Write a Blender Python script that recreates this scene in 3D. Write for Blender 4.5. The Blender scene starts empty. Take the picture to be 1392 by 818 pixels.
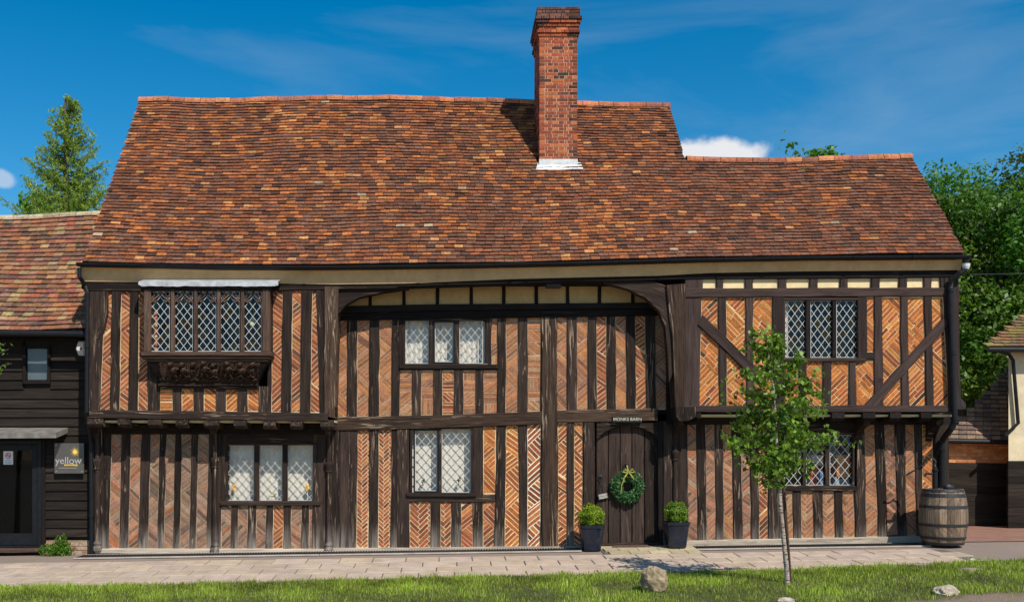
import bpy, math, random
import numpy as np
from mathutils import Vector, Matrix, noise as mnoise

scene = bpy.context.scene
COL = scene.collection
rad = math.radians
# ------------------------------------------------------------------ camera, sky, sun
CAMD = 16.5          # metres from the camera to the ground floor wall (plane Y = 0)
FPX = 1320.0         # focal length in photograph pixels
CX, CY = 600.0, 612.0
EYE = 1.66
cam_d = bpy.data.cameras.new("camera")
cam = bpy.data.objects.new("camera", cam_d)
COL.objects.link(cam)
cam.location = (0, -CAMD, EYE)
cam.rotation_euler = (rad(90), 0, 0)
cam_d.sensor_width = 36
cam_d.lens = 36 * FPX / 1392
cam_d.shift_x = (696 - CX) / 1392
cam_d.shift_y = (CY - 409) / 1392
cam_d.clip_end = 2000
cam_d.clip_start = 0.1
scene.camera = cam
SUN_EL, SUN_AZ = rad(48), rad(28)      # azimuth: to the right of the line from facade to camera
w = bpy.data.worlds.new("World")
scene.world = w
w.use_nodes = True
nt = w.node_tree
for n in list(nt.nodes):
    nt.nodes.remove(n)
def N(t, typ, **kw):
    n = t.nodes.new(typ)
    for k, v in kw.items():
        if k.startswith('i_'):
            n.inputs[k[2:].replace('_', ' ')].default_value = v
        else:
            setattr(n, k, v)
    return n
def L(t, a, b):
    t.links.new(a, b)
sky = N(nt, 'ShaderNodeTexSky', sky_type='NISHITA', sun_disc=False, sun_elevation=SUN_EL, sun_rotation=rad(180) - SUN_AZ)
sky.air_density = 1.0; sky.dust_density = 0.5; sky.ozone_density = 2.5; sky.altitude = 100
hs = N(nt, 'ShaderNodeHueSaturation'); hs.inputs['Saturation'].default_value = 1.5; hs.inputs['Hue'].default_value = 0.491; hs.inputs['Value'].default_value = 1.8
L(nt, sky.outputs[0], hs.inputs['Color'])
tc = N(nt, 'ShaderNodeTexCoord')
# thin cirrus, streaked
mp = N(nt, 'ShaderNodeMapping'); mp.inputs['Scale'].default_value = (1.6, 2.0, 8.0); mp.inputs['Rotation'].default_value = (0, rad(14), 0)
L(nt, tc.outputs['Generated'], mp.inputs['Vector'])
nz = N(nt, 'ShaderNodeTexNoise'); nz.inputs['Scale'].default_value = 1.5; nz.inputs['Detail'].default_value = 8; nz.inputs['Roughness'].default_value = 0.55; nz.inputs['Distortion'].default_value = 0.5
L(nt, mp.outputs[0], nz.inputs['Vector'])
mr = N(nt, 'ShaderNodeMapRange'); mr.inputs['From Min'].default_value = 0.5; mr.inputs['From Max'].default_value = 0.85; mr.inputs['To Max'].default_value = 0.24
L(nt, nz.outputs['Fac'], mr.inputs['Value'])
mixc = N(nt, 'ShaderNodeMix', data_type='RGBA')
L(nt, mr.outputs[0], mixc.inputs['Factor']); L(nt, hs.outputs[0], mixc.inputs['A'])
mixc.inputs['B'].default_value = (8.2, 9.4, 10.4, 1)
# low cumulus banks, each a lumpy blob round a direction of its own
prev = mixc.outputs['Result']
nz2 = N(nt, 'ShaderNodeTexNoise'); nz2.inputs['Scale'].default_value = 34; nz2.inputs['Detail'].default_value = 6
L(nt, tc.outputs['Generated'], nz2.inputs['Vector'])
for (px, py, rx, rz, am) in ((962, 226, 0.060, 0.026, 1), (-10, 241, 0.021, 0.009, .45), (2300, 260, .12, .05, 1), (-900, 230, .1, .05, 1)):
    d = Vector(((px - CX) / FPX, 1, (CY - py) / FPX)).normalized()
    sub = N(nt, 'ShaderNodeVectorMath', operation='SUBTRACT'); L(nt, tc.outputs['Generated'], sub.inputs[0]); sub.inputs[1].default_value = d
    sc = N(nt, 'ShaderNodeVectorMath', operation='MULTIPLY'); L(nt, sub.outputs[0], sc.inputs[0]); sc.inputs[1].default_value = (1 / rx, 1 / rx, 1 / rz)
    ln = N(nt, 'ShaderNodeVectorMath', operation='LENGTH'); L(nt, sc.outputs[0], ln.inputs[0])
    ad = N(nt, 'ShaderNodeMath', operation='MULTIPLY_ADD'); L(nt, nz2.outputs['Fac'], ad.inputs[0]); ad.inputs[1].default_value = -1.1; L(nt, ln.outputs['Value'], ad.inputs[2])
    m2 = N(nt, 'ShaderNodeMapRange'); m2.inputs['From Min'].default_value = 0.50; m2.inputs['From Max'].default_value = 0.10; m2.inputs['To Max'].default_value = am; L(nt, ad.outputs[0], m2.inputs['Value'])
    m2.interpolation_type = 'SMOOTHSTEP'
    mx = N(nt, 'ShaderNodeMix', data_type='RGBA'); L(nt, m2.outputs[0], mx.inputs['Factor']); L(nt, prev, mx.inputs['A'])
    mx.inputs['B'].default_value = (11.6, 11.8, 12.3, 1)
    prev = mx.outputs['Result']
bg = N(nt, 'ShaderNodeBackground'); bg.inputs['Strength'].default_value = 0.07
L(nt, prev, bg.inputs['Color'])
wo = N(nt, 'ShaderNodeOutputWorld'); L(nt, bg.outputs[0], wo.inputs['Surface'])
sd = bpy.data.lights.new("sun", 'SUN'); sun = bpy.data.objects.new("sun", sd); COL.objects.link(sun)
sd.energy = 5.0; sd.angle = rad(0.5); sd.color = (1.0, 0.94, 0.84)
sdir = Vector((-math.sin(SUN_AZ) * math.cos(SUN_EL), math.cos(SUN_AZ) * math.cos(SUN_EL), -math.sin(SUN_EL)))
sun.rotation_euler = sdir.to_track_quat('-Z', 'Y').to_euler()
sun.location = (10, -20, 20)
scene.view_settings.view_transform = 'Standard'
scene.view_settings.look = 'None'
scene.view_settings.exposure = 0.0
scene.view_settings.gamma = 1.0
scene.render.resolution_x = 1024; scene.render.resolution_y = 601
scene.cycles.max_bounces = 6; scene.cycles.transparent_max_bounces = 12

# ------------------------------------------------------------------ helpers
def PX(px, Y=0.0): return (px - CX) * (CAMD + Y) / FPX
def PZ(py, Y=0.0): return EYE - (py - CY) * (CAMD + Y) / FPX
def P2(p, Y=0.0): return (PX(p[0], Y), PZ(p[1], Y))
def interp(x, pts):
    if x <= pts[0][0]: return pts[0][1]
    for a, b in zip(pts, pts[1:]):
        if x <= b[0]:
            t = (x - a[0]) / (b[0] - a[0]); return a[1] + t * (b[1] - a[1])
    return pts[-1][1]
def clampc(c): return tuple(max(0.0, min(1.0, v)) for v in c)
class MB:
    def __init__(s): s.v = []; s.f = []; s.c = []; s.g = []; s.mi = []
    def add(s, vs, fs, col=(1, 1, 1), grain=None, mi=0):
        o = len(s.v); s.v.extend(vs); s.f.extend([tuple(i + o for i in f) for f in fs])
        s.c.extend([col] * len(vs)); s.g.extend(grain if grain else [tuple(v) for v in vs]); s.mi.extend([mi] * len(fs))
    def box(s, x0, x1, y0, y1, z0, z1, col=(1, 1, 1), axis=0, mi=0):
        vs = [(x0, y0, z0), (x1, y0, z0), (x1, y1, z0), (x0, y1, z0), (x0, y0, z1), (x1, y0, z1), (x1, y1, z1), (x0, y1, z1)]
        fs = [(0, 3, 2, 1), (4, 5, 6, 7), (0, 1, 5, 4), (2, 3, 7, 6), (1, 2, 6, 5), (3, 0, 4, 7)]
        r = random.random() * 50
        g = [(v[axis] + r, v[(axis + 1) % 3] + r, v[(axis + 2) % 3]) for v in vs]
        s.add(vs, fs, col, g, mi)
    def cbox(s, x0, x1, y0, y1, z0, z1, ch=0.006, col=(1, 1, 1), axis=0):
        """box with its front (low Y) edges chamfered"""
        vs = [(x0, y1, z0), (x1, y1, z0), (x1, y1, z1), (x0, y1, z1),
              (x0, y0 + ch, z0), (x1, y0 + ch, z0), (x1, y0 + ch, z1), (x0, y0 + ch, z1),
              (x0 + ch, y0, z0 + ch), (x1 - ch, y0, z0 + ch), (x1 - ch, y0, z1 - ch), (x0 + ch, y0, z1 - ch)]
        fs = [(3, 2, 1, 0), (8, 9, 10, 11)]
        for i in range(4):
            j = (i + 1) % 4
            fs += [(i, j, j + 4, i + 4), (i + 4, j + 4, j + 8, i + 8)]
        r = random.random() * 50
        g = [(v[axis] + r, v[(axis + 1) % 3] + r, v[(axis + 2) % 3]) for v in vs]
        s.add(vs, fs, col, g)
    def prism(s, poly, y0, y1, col=(1, 1, 1), bev=0.0, back=False, grain=None):
        """poly: list of (x, z); front at y0, goes back to y1"""
        n = len(poly)
        a = sum(poly[i][0] * poly[(i + 1) % n][1] - poly[(i + 1) % n][0] * poly[i][1] for i in range(n))
        if a < 0: poly = poly[::-1]
        cx = sum(p[0] for p in poly) / n; cz = sum(p[1] for p in poly) / n
        vs = []
        for (x, z) in poly:
            d = math.hypot(x - cx, z - cz) or 1
            t = min(0.3, bev / d)
            vs.append((x + (cx - x) * t, y0, z + (cz - z) * t))
        fs = [tuple(range(n))]
        k = 0
        if bev:
            vs += [(x, y0 + bev * 1.1, z) for x, z in poly]
            fs += [(i, i + n, (i + 1) % n + n, (i + 1) % n) for i in range(n)]; k = n
        vs += [(x, y1, z) for x, z in poly]
        fs += [(i + k, i + k + n, (i + 1) % n + k + n, (i + 1) % n + k) for i in range(n)]
        if back: fs.append(tuple(reversed(range(k + n, k + 2 * n))))
        s.add(vs, fs, col, [grain(v) for v in vs] if grain else None)
    def tube(s, pts, rr, sides=8, col=(1, 1, 1), cap=True):
        pts = [Vector(p) for p in pts]
        if not isinstance(rr, (list, tuple)): rr = [rr] * len(pts)
        vs = []; up = Vector((0.13, 0.2, 1)); gl = []
        L_ = 0
        for i, p in enumerate(pts):
            t = (pts[min(i + 1, len(pts) - 1)] - pts[max(i - 1, 0)]).normalized()
            if i: L_ += (pts[i] - pts[i - 1]).length
            a = t.cross(up)
            if a.length < 0.05: a = t.cross(Vector((1, 0.1, 0)))
            a.normalize(); b = t.cross(a)
            for k in range(sides):
                an = 2 * math.pi * k / sides
                vs.append(tuple(p + (a * math.cos(an) + b * math.sin(an)) * rr[i])); gl.append((L_, rr[i] * an, 0))
        fs = []
        for i in range(len(pts) - 1):
            for k in range(sides):
                k2 = (k + 1) % sides
                fs.append((i * sides + k, i * sides + k2, (i + 1) * sides + k2, (i + 1) * sides + k))
        if cap:
            fs.append(tuple(range(sides))[::-1]); fs.append(tuple((len(pts) - 1) * sides + k for k in range(sides)))
        s.add(vs, fs, col, gl)
    def lathe(s, prof, c, sides=24, col=(1, 1, 1), a0=0.0, a1=2 * math.pi):
        vs = []; full = abs(a1 - a0 - 2 * math.pi) < 1e-6
        m = sides if full else sides + 1
        for r, z in prof:
            for k in range(m):
                an = a0 + (a1 - a0) * k / sides
                vs.append((c[0] + r * math.cos(an), c[1] + r * math.sin(an), c[2] + z))
        fs = []
        for i in range(len(prof) - 1):
            for k in range(sides):
                k2 = (k + 1) % m
                fs.append((i * m + k, i * m + k2, (i + 1) * m + k2, (i + 1) * m + k))
        s.add(vs, fs, col)
    def ball(s, c, r, seg=12, rings=8, col=(1, 1, 1), jit=0, rot=0.0):
        if not isinstance(r, (tuple, list)): r = (r, r, r)
        vs = []; fs = []
        cr, sr = math.cos(rot), math.sin(rot)
        for i in range(rings + 1):
            th = math.pi * i / rings
            for k in range(seg):
                ph = 2 * math.pi * k / seg
                x, y, z = math.sin(th) * math.cos(ph), math.sin(th) * math.sin(ph), math.cos(th)
                if jit:
                    q = 1 + jit * mnoise.noise(Vector((x * 1.7 + c[0] * 3, y * 1.7 + c[1], z * 1.7 + c[2])))
                    x *= q; y *= q; z *= q
                x *= r[0]; y *= r[1]; z *= r[2]
                x, z = x * cr - z * sr, x * sr + z * cr
                vs.append((c[0] + x, c[1] + y, c[2] + z))
        for i in range(rings):
            for k in range(seg):
                k2 = (k + 1) % seg
                fs.append((i * seg + k, (i + 1) * seg + k, (i + 1) * seg + k2, i * seg + k2))
        s.add(vs, fs, col)

WL = {}
def wl(o): return WL.get(o.name, Vector((0, 0, 0))) if o else Vector((0, 0, 0))
def tag(o, label=None, cat=None, group=None, kind=None):
    if label: o['label'] = label
    if cat: o['category'] = cat
    if group: o['group'] = group
    if kind: o['kind'] = kind
    return o
def thing(name, loc, label, cat, group=None):
    o = bpy.data.objects.new(name, None); COL.objects.link(o); o.location = loc; o.empty_display_size = 0.2
    WL[o.name] = Vector(loc)
    return tag(o, label, cat, group)
def put(o, origin, parent):
    WL[o.name] = Vector(origin)
    if parent:
        o.parent = parent; o.location = Vector(origin) - wl(parent)
    else: o.location = origin
def obj(name, mb, mat, parent=None, label=None, cat=None, group=None, kind=None, smooth=False, origin=None):
    me = bpy.data.meshes.new(name)
    V = np.array(mb.v, dtype=float).reshape(-1, 3)
    if origin is None:
        lo, hi = V.min(0), V.max(0); origin = ((lo[0] + hi[0]) / 2, (lo[1] + hi[1]) / 2, lo[2])
    me.from_pydata((V - np.array(origin)).tolist(), [], mb.f)
    a = me.color_attributes.new('Col', 'FLOAT_COLOR', 'POINT')
    c = np.ones((len(V), 4), dtype=np.float32); c[:, :3] = np.array(mb.c, dtype=np.float32); a.data.foreach_set('color', c.ravel())
    g = me.attributes.new('Grain', 'FLOAT_VECTOR', 'POINT'); g.data.foreach_set('vector', np.array(mb.g, dtype=np.float32).ravel())
    mats = mat if isinstance(mat, (list, tuple)) else [mat]
    for m in mats: me.materials.append(m)
    if len(mats) > 1: me.polygons.foreach_set('material_index', mb.mi)
    if smooth: me.polygons.foreach_set('use_smooth', [True] * len(me.polygons))
    o = bpy.data.objects.new(name, me); COL.objects.link(o)
    put(o, origin, parent)
    return tag(o, label, cat, group, kind)
def np_obj(name, V, F, colors, mat, parent=None, label=None, cat=None, group=None, kind=None, origin=(0, 0, 0), smooth=False):
    """V (n,3), F (m,k) uniform faces, colors (n,3)"""
    me = bpy.data.meshes.new(name)
    V = np.asarray(V, dtype=np.float32) - np.array(origin, dtype=np.float32)
    F = np.asarray(F, dtype=np.int32); m, k = F.shape
    me.vertices.add(len(V)); me.vertices.foreach_set('co', V.ravel())
    me.loops.add(m * k); me.loops.foreach_set('vertex_index', F.ravel())
    me.polygons.add(m); me.polygons.foreach_set('loop_start', np.arange(0, m * k, k, dtype=np.int32))
    me.update(calc_edges=True)
    a = me.color_attributes.new('Col', 'FLOAT_COLOR', 'POINT')
    c = np.ones((len(V), 4), dtype=np.float32); c[:, :3] = colors; a.data.foreach_set('color', c.ravel())
    me.materials.append(mat)
    if smooth: me.polygons.foreach_set('use_smooth', [True] * m)
    o = bpy.data.objects.new(name, me); COL.objects.link(o)
    put(o, origin, parent)
    return tag(o, label, cat, group, kind)

# ------------------------------------------------------------------ materials
def newmat(name):
    m = bpy.data.materials.new(name); m.use_nodes = True
    t = m.node_tree; b = t.nodes['Principled BSDF']
    return m, t, b
def noise_node(t, vec, scale, detail=4, rough=0.6, mscale=None, dist=0.0):
    if mscale:
        mpn = N(t, 'ShaderNodeMapping'); mpn.inputs['Scale'].default_value = mscale; L(t, vec, mpn.inputs['Vector']); vec = mpn.outputs[0]
    n = N(t, 'ShaderNodeTexNoise'); n.inputs['Scale'].default_value = scale; n.inputs['Detail'].default_value = detail; n.inputs['Roughness'].default_value = rough; n.inputs['Distortion'].default_value = dist
    L(t, vec, n.inputs['Vector']); return n.outputs['Fac']
def ramp(t, fac, a, b, lo=0.0, hi=1.0):
    r = N(t, 'ShaderNodeMapRange'); r.inputs['From Min'].default_value = a; r.inputs['From Max'].default_value = b
    r.inputs['To Min'].default_value = lo; r.inputs['To Max'].default_value = hi; L(t, fac, r.inputs['Value']); return r.outputs[0]
def mixrgb(t, fac, A, B, blend='MIX'):
    m = N(t, 'ShaderNodeMix', data_type='RGBA', blend_type=blend)
    if isinstance(fac, float): m.inputs['Factor'].default_value = fac
    else: L(t, fac, m.inputs['Factor'])
    for k, v in (('A', A), ('B', B)):
        if isinstance(v, tuple): m.inputs[k].default_value = (*v[:3], 1)
        else: L(t, v, m.inputs[k])
    return m.outputs['Result']
def bump(t, b, h, strength, dist=0.01):
    n = N(t, 'ShaderNodeBump'); n.inputs['Strength'].default_value = strength; n.inputs['Distance'].default_value = dist
    L(t, h, n.inputs['Height']); L(t, n.outputs[0], b.inputs['Normal'])
def col_mat(name, rough=0.85, n1=(30, 0.55, 1.35), n2=(6, 0.8, 1.15), spots=None, bmp=0.4, bscale=60, spec=0.3, sheen=0):
    """material whose base colour is the mesh's own colour times two noises, plus lichen-like spots"""
    m, t, b = newmat(name)
    at = N(t, 'ShaderNodeAttribute', attribute_name='Col'); geo = N(t, 'ShaderNodeNewGeometry')
    pos = geo.outputs['Position']
    f1 = ramp(t, noise_node(t, pos, n1[0], 5), 0.3, 0.7, n1[1], n1[2])
    f2 = ramp(t, noise_node(t, pos, n2[0], 3), 0.3, 0.7, n2[1], n2[2])
    mu = N(t, 'ShaderNodeMath', operation='MULTIPLY'); L(t, f1, mu.inputs[0]); L(t, f2, mu.inputs[1])
    vm = N(t, 'ShaderNodeVectorMath', operation='SCALE'); L(t, at.outputs['Color'], vm.inputs[0]); L(t, mu.outputs[0], vm.inputs['Scale'])
    c = vm.outputs[0]
    for (sc_, a_, b_, colr, amt) in (spots or []):
        c = mixrgb(t, ramp(t, noise_node(t, pos, sc_, 6, 0.7), a_, b_, 0, amt), c, colr)
    L(t, c, b.inputs['Base Color']); b.inputs['Roughness'].default_value = rough
    b.inputs['Specular IOR Level'].default_value = spec
    if bmp: bump(t, b, noise_node(t, pos, bscale, 6, 0.65), bmp, 0.006)
    return m
def flat_mat(name, col, rough=0.6, var=0.15, scale=20, bmp=0.1, metal=0.0, spec=0.5):
    m, t, b = newmat(name); geo = N(t, 'ShaderNodeNewGeometry'); pos = geo.outputs['Position']
    f = ramp(t, noise_node(t, pos, scale, 5), 0.3, 0.7, 0, 1)
    L(t, mixrgb(t, f, clampc(tuple(c * (1 - var) for c in col)), clampc(tuple(c * (1 + var) for c in col))), b.inputs['Base Color'])
    b.inputs['Roughness'].default_value = rough; b.inputs['Metallic'].default_value = metal; b.inputs['Specular IOR Level'].default_value = spec
    if bmp: bump(t, b, noise_node(t, pos, scale * 3, 5), bmp, 0.01)
    return m
def wood_mat(name, base=(0.012, 0.008, 0.007), light=(0.045, 0.029, 0.022), pale=(0.34, 0.24, 0.165), pale_amt=0.85, foot=None, crack=0.575):
    m, t, b = newmat(name)
    at = N(t, 'ShaderNodeAttribute', attribute_name='Grain'); g = at.outputs['Vector']
    oi = N(t, 'ShaderNodeObjectInfo')
    n1 = noise_node(t, g, 1.0, 6, 0.65, (2.2, 42, 42), 0.6)
    n2 = noise_node(t, g, 1.0, 5, 0.6, (1.0, 10, 10), 1.0)
    n3 = noise_node(t, g, 1.0, 3, 0.5, (0.9, 3, 3))
    c = mixrgb(t, ramp(t, n1, 0.35, 0.7), base, light)
    c = mixrgb(t, ramp(t, n2, 0.45, 0.8, 0, 0.7), c, tuple(x * 1.5 for x in light))
    rv = ramp(t, oi.outputs['Random'], 0, 1, 0.6, 1.35)
    vm = N(t, 'ShaderNodeVectorMath', operation='SCALE'); L(t, c, vm.inputs[0]); L(t, rv, vm.inputs['Scale']); c = vm.outputs[0]
    # long pale weathered splits along the grain
    n4 = noise_node(t, g, 1.0, 7, 0.6, (1.1, 17, 17), 2.2)
    ms = N(t, 'ShaderNodeMath', operation='MULTIPLY'); L(t, ramp(t, n4, crack, crack + 0.07, 0, pale_amt), ms.inputs[0]); L(t, ramp(t, n3, 0.42, 0.6), ms.inputs[1])
    c = mixrgb(t, ms.outputs[0], c, pale)
    n5 = noise_node(t, g, 1.0, 4, 0.6, (1.5, 30, 30), 1.0)
    c = mixrgb(t, ramp(t, n5, 0.60, 0.68, 0, 0.85), c, (0.012, 0.009, 0.008))
    if foot:
        z0, z1 = foot
        geo = N(t, 'ShaderNodeNewGeometry'); sp = N(t, 'ShaderNodeSeparateXYZ'); L(t, geo.outputs['Position'], sp.inputs[0])
        ad = N(t, 'ShaderNodeMath', operation='MULTIPLY_ADD'); L(t, n1, ad.inputs[0]); ad.inputs[1].default_value = 0.55; L(t, sp.outputs['Z'], ad.inputs[2])
        f0 = ramp(t, ad.outputs[0], z1 + .1, z0, 0, 1.0); fm = N(t, 'ShaderNodeMath', operation='MULTIPLY'); L(t, f0, fm.inputs[0]); L(t, ramp(t, n2, 0.35, 0.62, 0.15, 1), fm.inputs[1]); f = fm.outputs[0]
        c = mixrgb(t, f, c, (0.34, 0.29, 0.245))
    L(t, c, b.inputs['Base Color']); b.inputs['Roughness'].default_value = 0.8; b.inputs['Specular IOR Level'].default_value = 0.15
    bump(t, b, n1, 0.7, 0.008)
    return m
M = {}
M['timber'] = wood_mat('old dark oak')
M['timber_foot'] = wood_mat('old oak bleached at the foot', foot=(0.12, 0.60))
M['timber_worn'] = wood_mat('worn brown oak', (0.030, 0.018, 0.012), (0.095, 0.058, 0.039), (0.40, 0.30, 0.21), 0.9, crack=0.545)
M['timber_brown'] = wood_mat('warm brown oak', (0.045, 0.026, 0.018), (0.125, 0.077, 0.055), (0.38, 0.27, 0.2), 0.4)
M['timber_black'] = wood_mat('black painted oak and bracket shade', (0.008, 0.006, 0.006), (0.018, 0.013, 0.011), (0.12, 0.09, 0.07), 0.35)
M['timber_wing'] = wood_mat('brown stained oak', (0.026, 0.016, 0.014), (0.055, 0.036, 0.031), (0.2, 0.14, 0.12), 0.3, crack=0.67)
M['door'] = wood_mat('dark oak door planks', (0.020, 0.013, 0.010), (0.055, 0.036, 0.028), (0.2, 0.15, 0.12), 0.4)
M['sill'] = wood_mat('bleached sill oak', (0.25, 0.20, 0.155), (0.44, 0.37, 0.29), (0.62, 0.55, 0.44), 0.8)
M['board'] = wood_mat('black weatherboard', (0.012, 0.009, 0.007), (0.032, 0.023, 0.018), (0.12, 0.10, 0.08), 0.25, crack=0.7)
M['brick'] = col_mat('old brick', 0.9, (38, 0.62, 1.3), (9, 0.78, 1.2), [(16, 0.60, 0.75, (0.42, 0.33, 0.22), 0.55), (55, 0.64, 0.72, (0.06, 0.04, 0.03), 0.6)], 0.55, 90)
M['mortar'] = col_mat('lime mortar', 0.95, (45, 0.7, 1.2), (7, 0.75, 1.15), [(30, 0.6, 0.75, (0.2, 0.14, 0.09), 0.6)], 0.7, 70)
M['tile'] = col_mat('clay tile', 0.85, (26, 0.55, 1.35), (5, 0.8, 1.2), [(2.2, 0.50, 0.72, (0.085, 0.045, 0.03), 0.45), (12, 0.62, 0.78, (0.07, 0.045, 0.035), 0.7), (60, 0.67, 0.75, (0.42, 0.33, 0.20), 0.7), (34, 0.66, 0.74, (0.10, 0.085, 0.03), 0.5)], 0.7, 80, spec=.12)
M['tile_moss'] = col_mat('lichened clay tile', 0.9, (26, 0.6, 1.3), (5, 0.8, 1.2), [(9, 0.50, 0.66, (0.30, 0.20, 0.11), 0.5), (40, 0.6, 0.7, (0.10, 0.08, 0.03), 0.6)], 0.7, 60)
M['plaster'] = col_mat('cream limewash', 0.85, (14, 0.9, 1.06), (3, 0.85, 1.08), [(20, 0.66, 0.8, (0.32, 0.24, 0.13), 0.4)], 0.15, 40)
M['black'] = flat_mat('black gutter paint', (0.009, 0.010, 0.012), 0.5, 0.3, 12, 0.1, spec=0.25)
M['iron'] = flat_mat('dark iron', (0.02, 0.019, 0.02), 0.55, 0.3, 40, 0.2)
M['lead'] = flat_mat('weathered lead sheet', (0.38, 0.39, 0.40), 0.55, 0.35, 5, 0.6, 0.0)
M['old_lead'] = flat_mat('dull old lead', (0.17, 0.155, 0.135), 0.7, 0.4, 6, 0.6, 0.0)
M['came'] = flat_mat('lead cames', (0.50, 0.50, 0.48), 0.6, 0.1, 30, 0)
M['cloth'] = flat_mat('white curtain', (0.74, 0.70, 0.64), 0.9, 0.05, 10, 0.1)
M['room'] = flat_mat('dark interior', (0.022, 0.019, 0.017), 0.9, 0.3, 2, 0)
M['slab'] = col_mat('concrete paving slab', 0.9, (60, 0.85, 1.12), (4, 0.85, 1.12), [(2.5, 0.5, 0.7, (0.26, 0.20, 0.15), 0.45), (14, 0.6, 0.8, (0.14, 0.11, 0.08), 0.5)], 0.35, 120)
M['stone'] = col_mat('rough stone', 0.9, (18, 0.55, 1.3), (5, 0.7, 1.2), [(9, 0.55, 0.7, (0.16, 0.13, 0.06), 0.6)], 0.9, 30)
M['paint'] = col_mat('plain paint', 0.55, (30, 0.95, 1.05), (5, 0.95, 1.05), None, 0.0)
M['glaze'] = flat_mat('dark blue glaze', (0.009, 0.013, 0.026), 0.2, 0.4, 14, 0.05)
M['stave'] = wood_mat('barrel oak', (0.12, 0.085, 0.06), (0.30, 0.215, 0.15), (0.42, 0.21, 0.07), 0.6, crack=0.55)
M['soil'] = flat_mat('soil', (0.10, 0.07, 0.045), 0.95, 0.4, 25, 0.6)
def leaf_mat(name, rough=0.45, trans=0.35):
    m, t, b = newmat(name)
    at = N(t, 'ShaderNodeAttribute', attribute_name='Col')
    L(t, at.outputs['Color'], b.inputs['Base Color']); b.inputs['Roughness'].default_value = rough; b.inputs['Specular IOR Level'].default_value = 0.35
    tr = N(t, 'ShaderNodeBsdfTranslucent'); vm = N(t, 'ShaderNodeVectorMath', operation='MULTIPLY'); L(t, at.outputs['Color'], vm.inputs[0]); vm.inputs[1].default_value = (1.5, 1.6, 0.7)
    L(t, vm.outputs[0], tr.inputs['Color'])
    mx = N(t, 'ShaderNodeMixShader'); mx.inputs[0].default_value = trans
    L(t, b.outputs[0], mx.inputs[1]); L(t, tr.outputs[0], mx.inputs[2]); L(t, mx.outputs[0], t.nodes['Material Output'].inputs['Surface'])
    return m
M['leaf'] = leaf_mat('leaf')
M['needle'] = leaf_mat('needle', 0.6, 0.3)
M['grass'] = leaf_mat('grass blade', 0.5, 0.35)
def glass_mat(name, tint=(0.985, 0.98, 0.965), bmp=0.25):
    m, t, b = newmat(name); t.nodes.remove(b)
    tr = N(t, 'ShaderNodeBsdfTransparent'); tr.inputs['Color'].default_value = (*tint, 1)
    gl = N(t, 'ShaderNodeBsdfGlossy'); gl.inputs['Roughness'].default_value = 0.03
    fr = N(t, 'ShaderNodeMath', operation='MULTIPLY_ADD'); lw = N(t, 'ShaderNodeLayerWeight'); pw_ = N(t, 'ShaderNodeMath', operation='POWER'); L(t, lw.outputs['Facing'], pw_.inputs[0]); pw_.inputs[1].default_value = 4.0; L(t, pw_.outputs[0], fr.inputs[0]); fr.inputs[1].default_value = 0.8; fr.inputs[2].default_value = 0.02
    geo = N(t, 'ShaderNodeNewGeometry')
    bn = N(t, 'ShaderNodeBump'); bn.inputs['Strength'].default_value = bmp; bn.inputs['Distance'].default_value = 0.02
    L(t, noise_node(t, geo.outputs['Position'], 9, 2), bn.inputs['Height']); L(t, bn.outputs[0], gl.inputs['Normal'])
    mx = N(t, 'ShaderNodeMixShader'); L(t, fr.outputs[0], mx.inputs[0]); L(t, tr.outputs[0], mx.inputs[1]); L(t, gl.outputs[0], mx.inputs[2])
    L(t, mx.outputs[0], t.nodes['Material Output'].inputs['Surface'])
    return m
M['glass'] = glass_mat('old window glass', bmp=.06)
M['glass_dark'] = glass_mat('dark door glass', (0.45, 0.5, 0.5), 0.02)
M['acrylic'] = flat_mat('frosted grey acrylic', (.085, .078, .072), .25, .12, 12, 0)
def bark_mat(name, birch=False):
    m, t, b = newmat(name); geo = N(t, 'ShaderNodeNewGeometry'); pos = geo.outputs['Position']
    if birch:
        n = noise_node(t, pos, 1.0, 5, 0.6, (18, 18, 60))
        c = mixrgb(t, ramp(t, n, 0.5, 0.56), (0.40, 0.33, 0.27), (0.06, 0.045, 0.035))
        n2 = noise_node(t, pos, 5, 3); c = mixrgb(t, ramp(t, n2, 0.5, 0.7, 0, 0.6), c, (0.22, 0.14, 0.09))
    else:
        n = noise_node(t, pos, 1.0, 5, 0.6, (12, 12, 3)); c = mixrgb(t, n, (0.04, 0.03, 0.022), (0.14, 0.11, 0.08))
    L(t, c, b.inputs['Base Color']); b.inputs['Roughness'].default_value = 0.85; bump(t, b, n, 0.5, 0.01)
    return m
M['bark'] = bark_mat('bark'); M['birch'] = bark_mat('birch bark', True)

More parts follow.
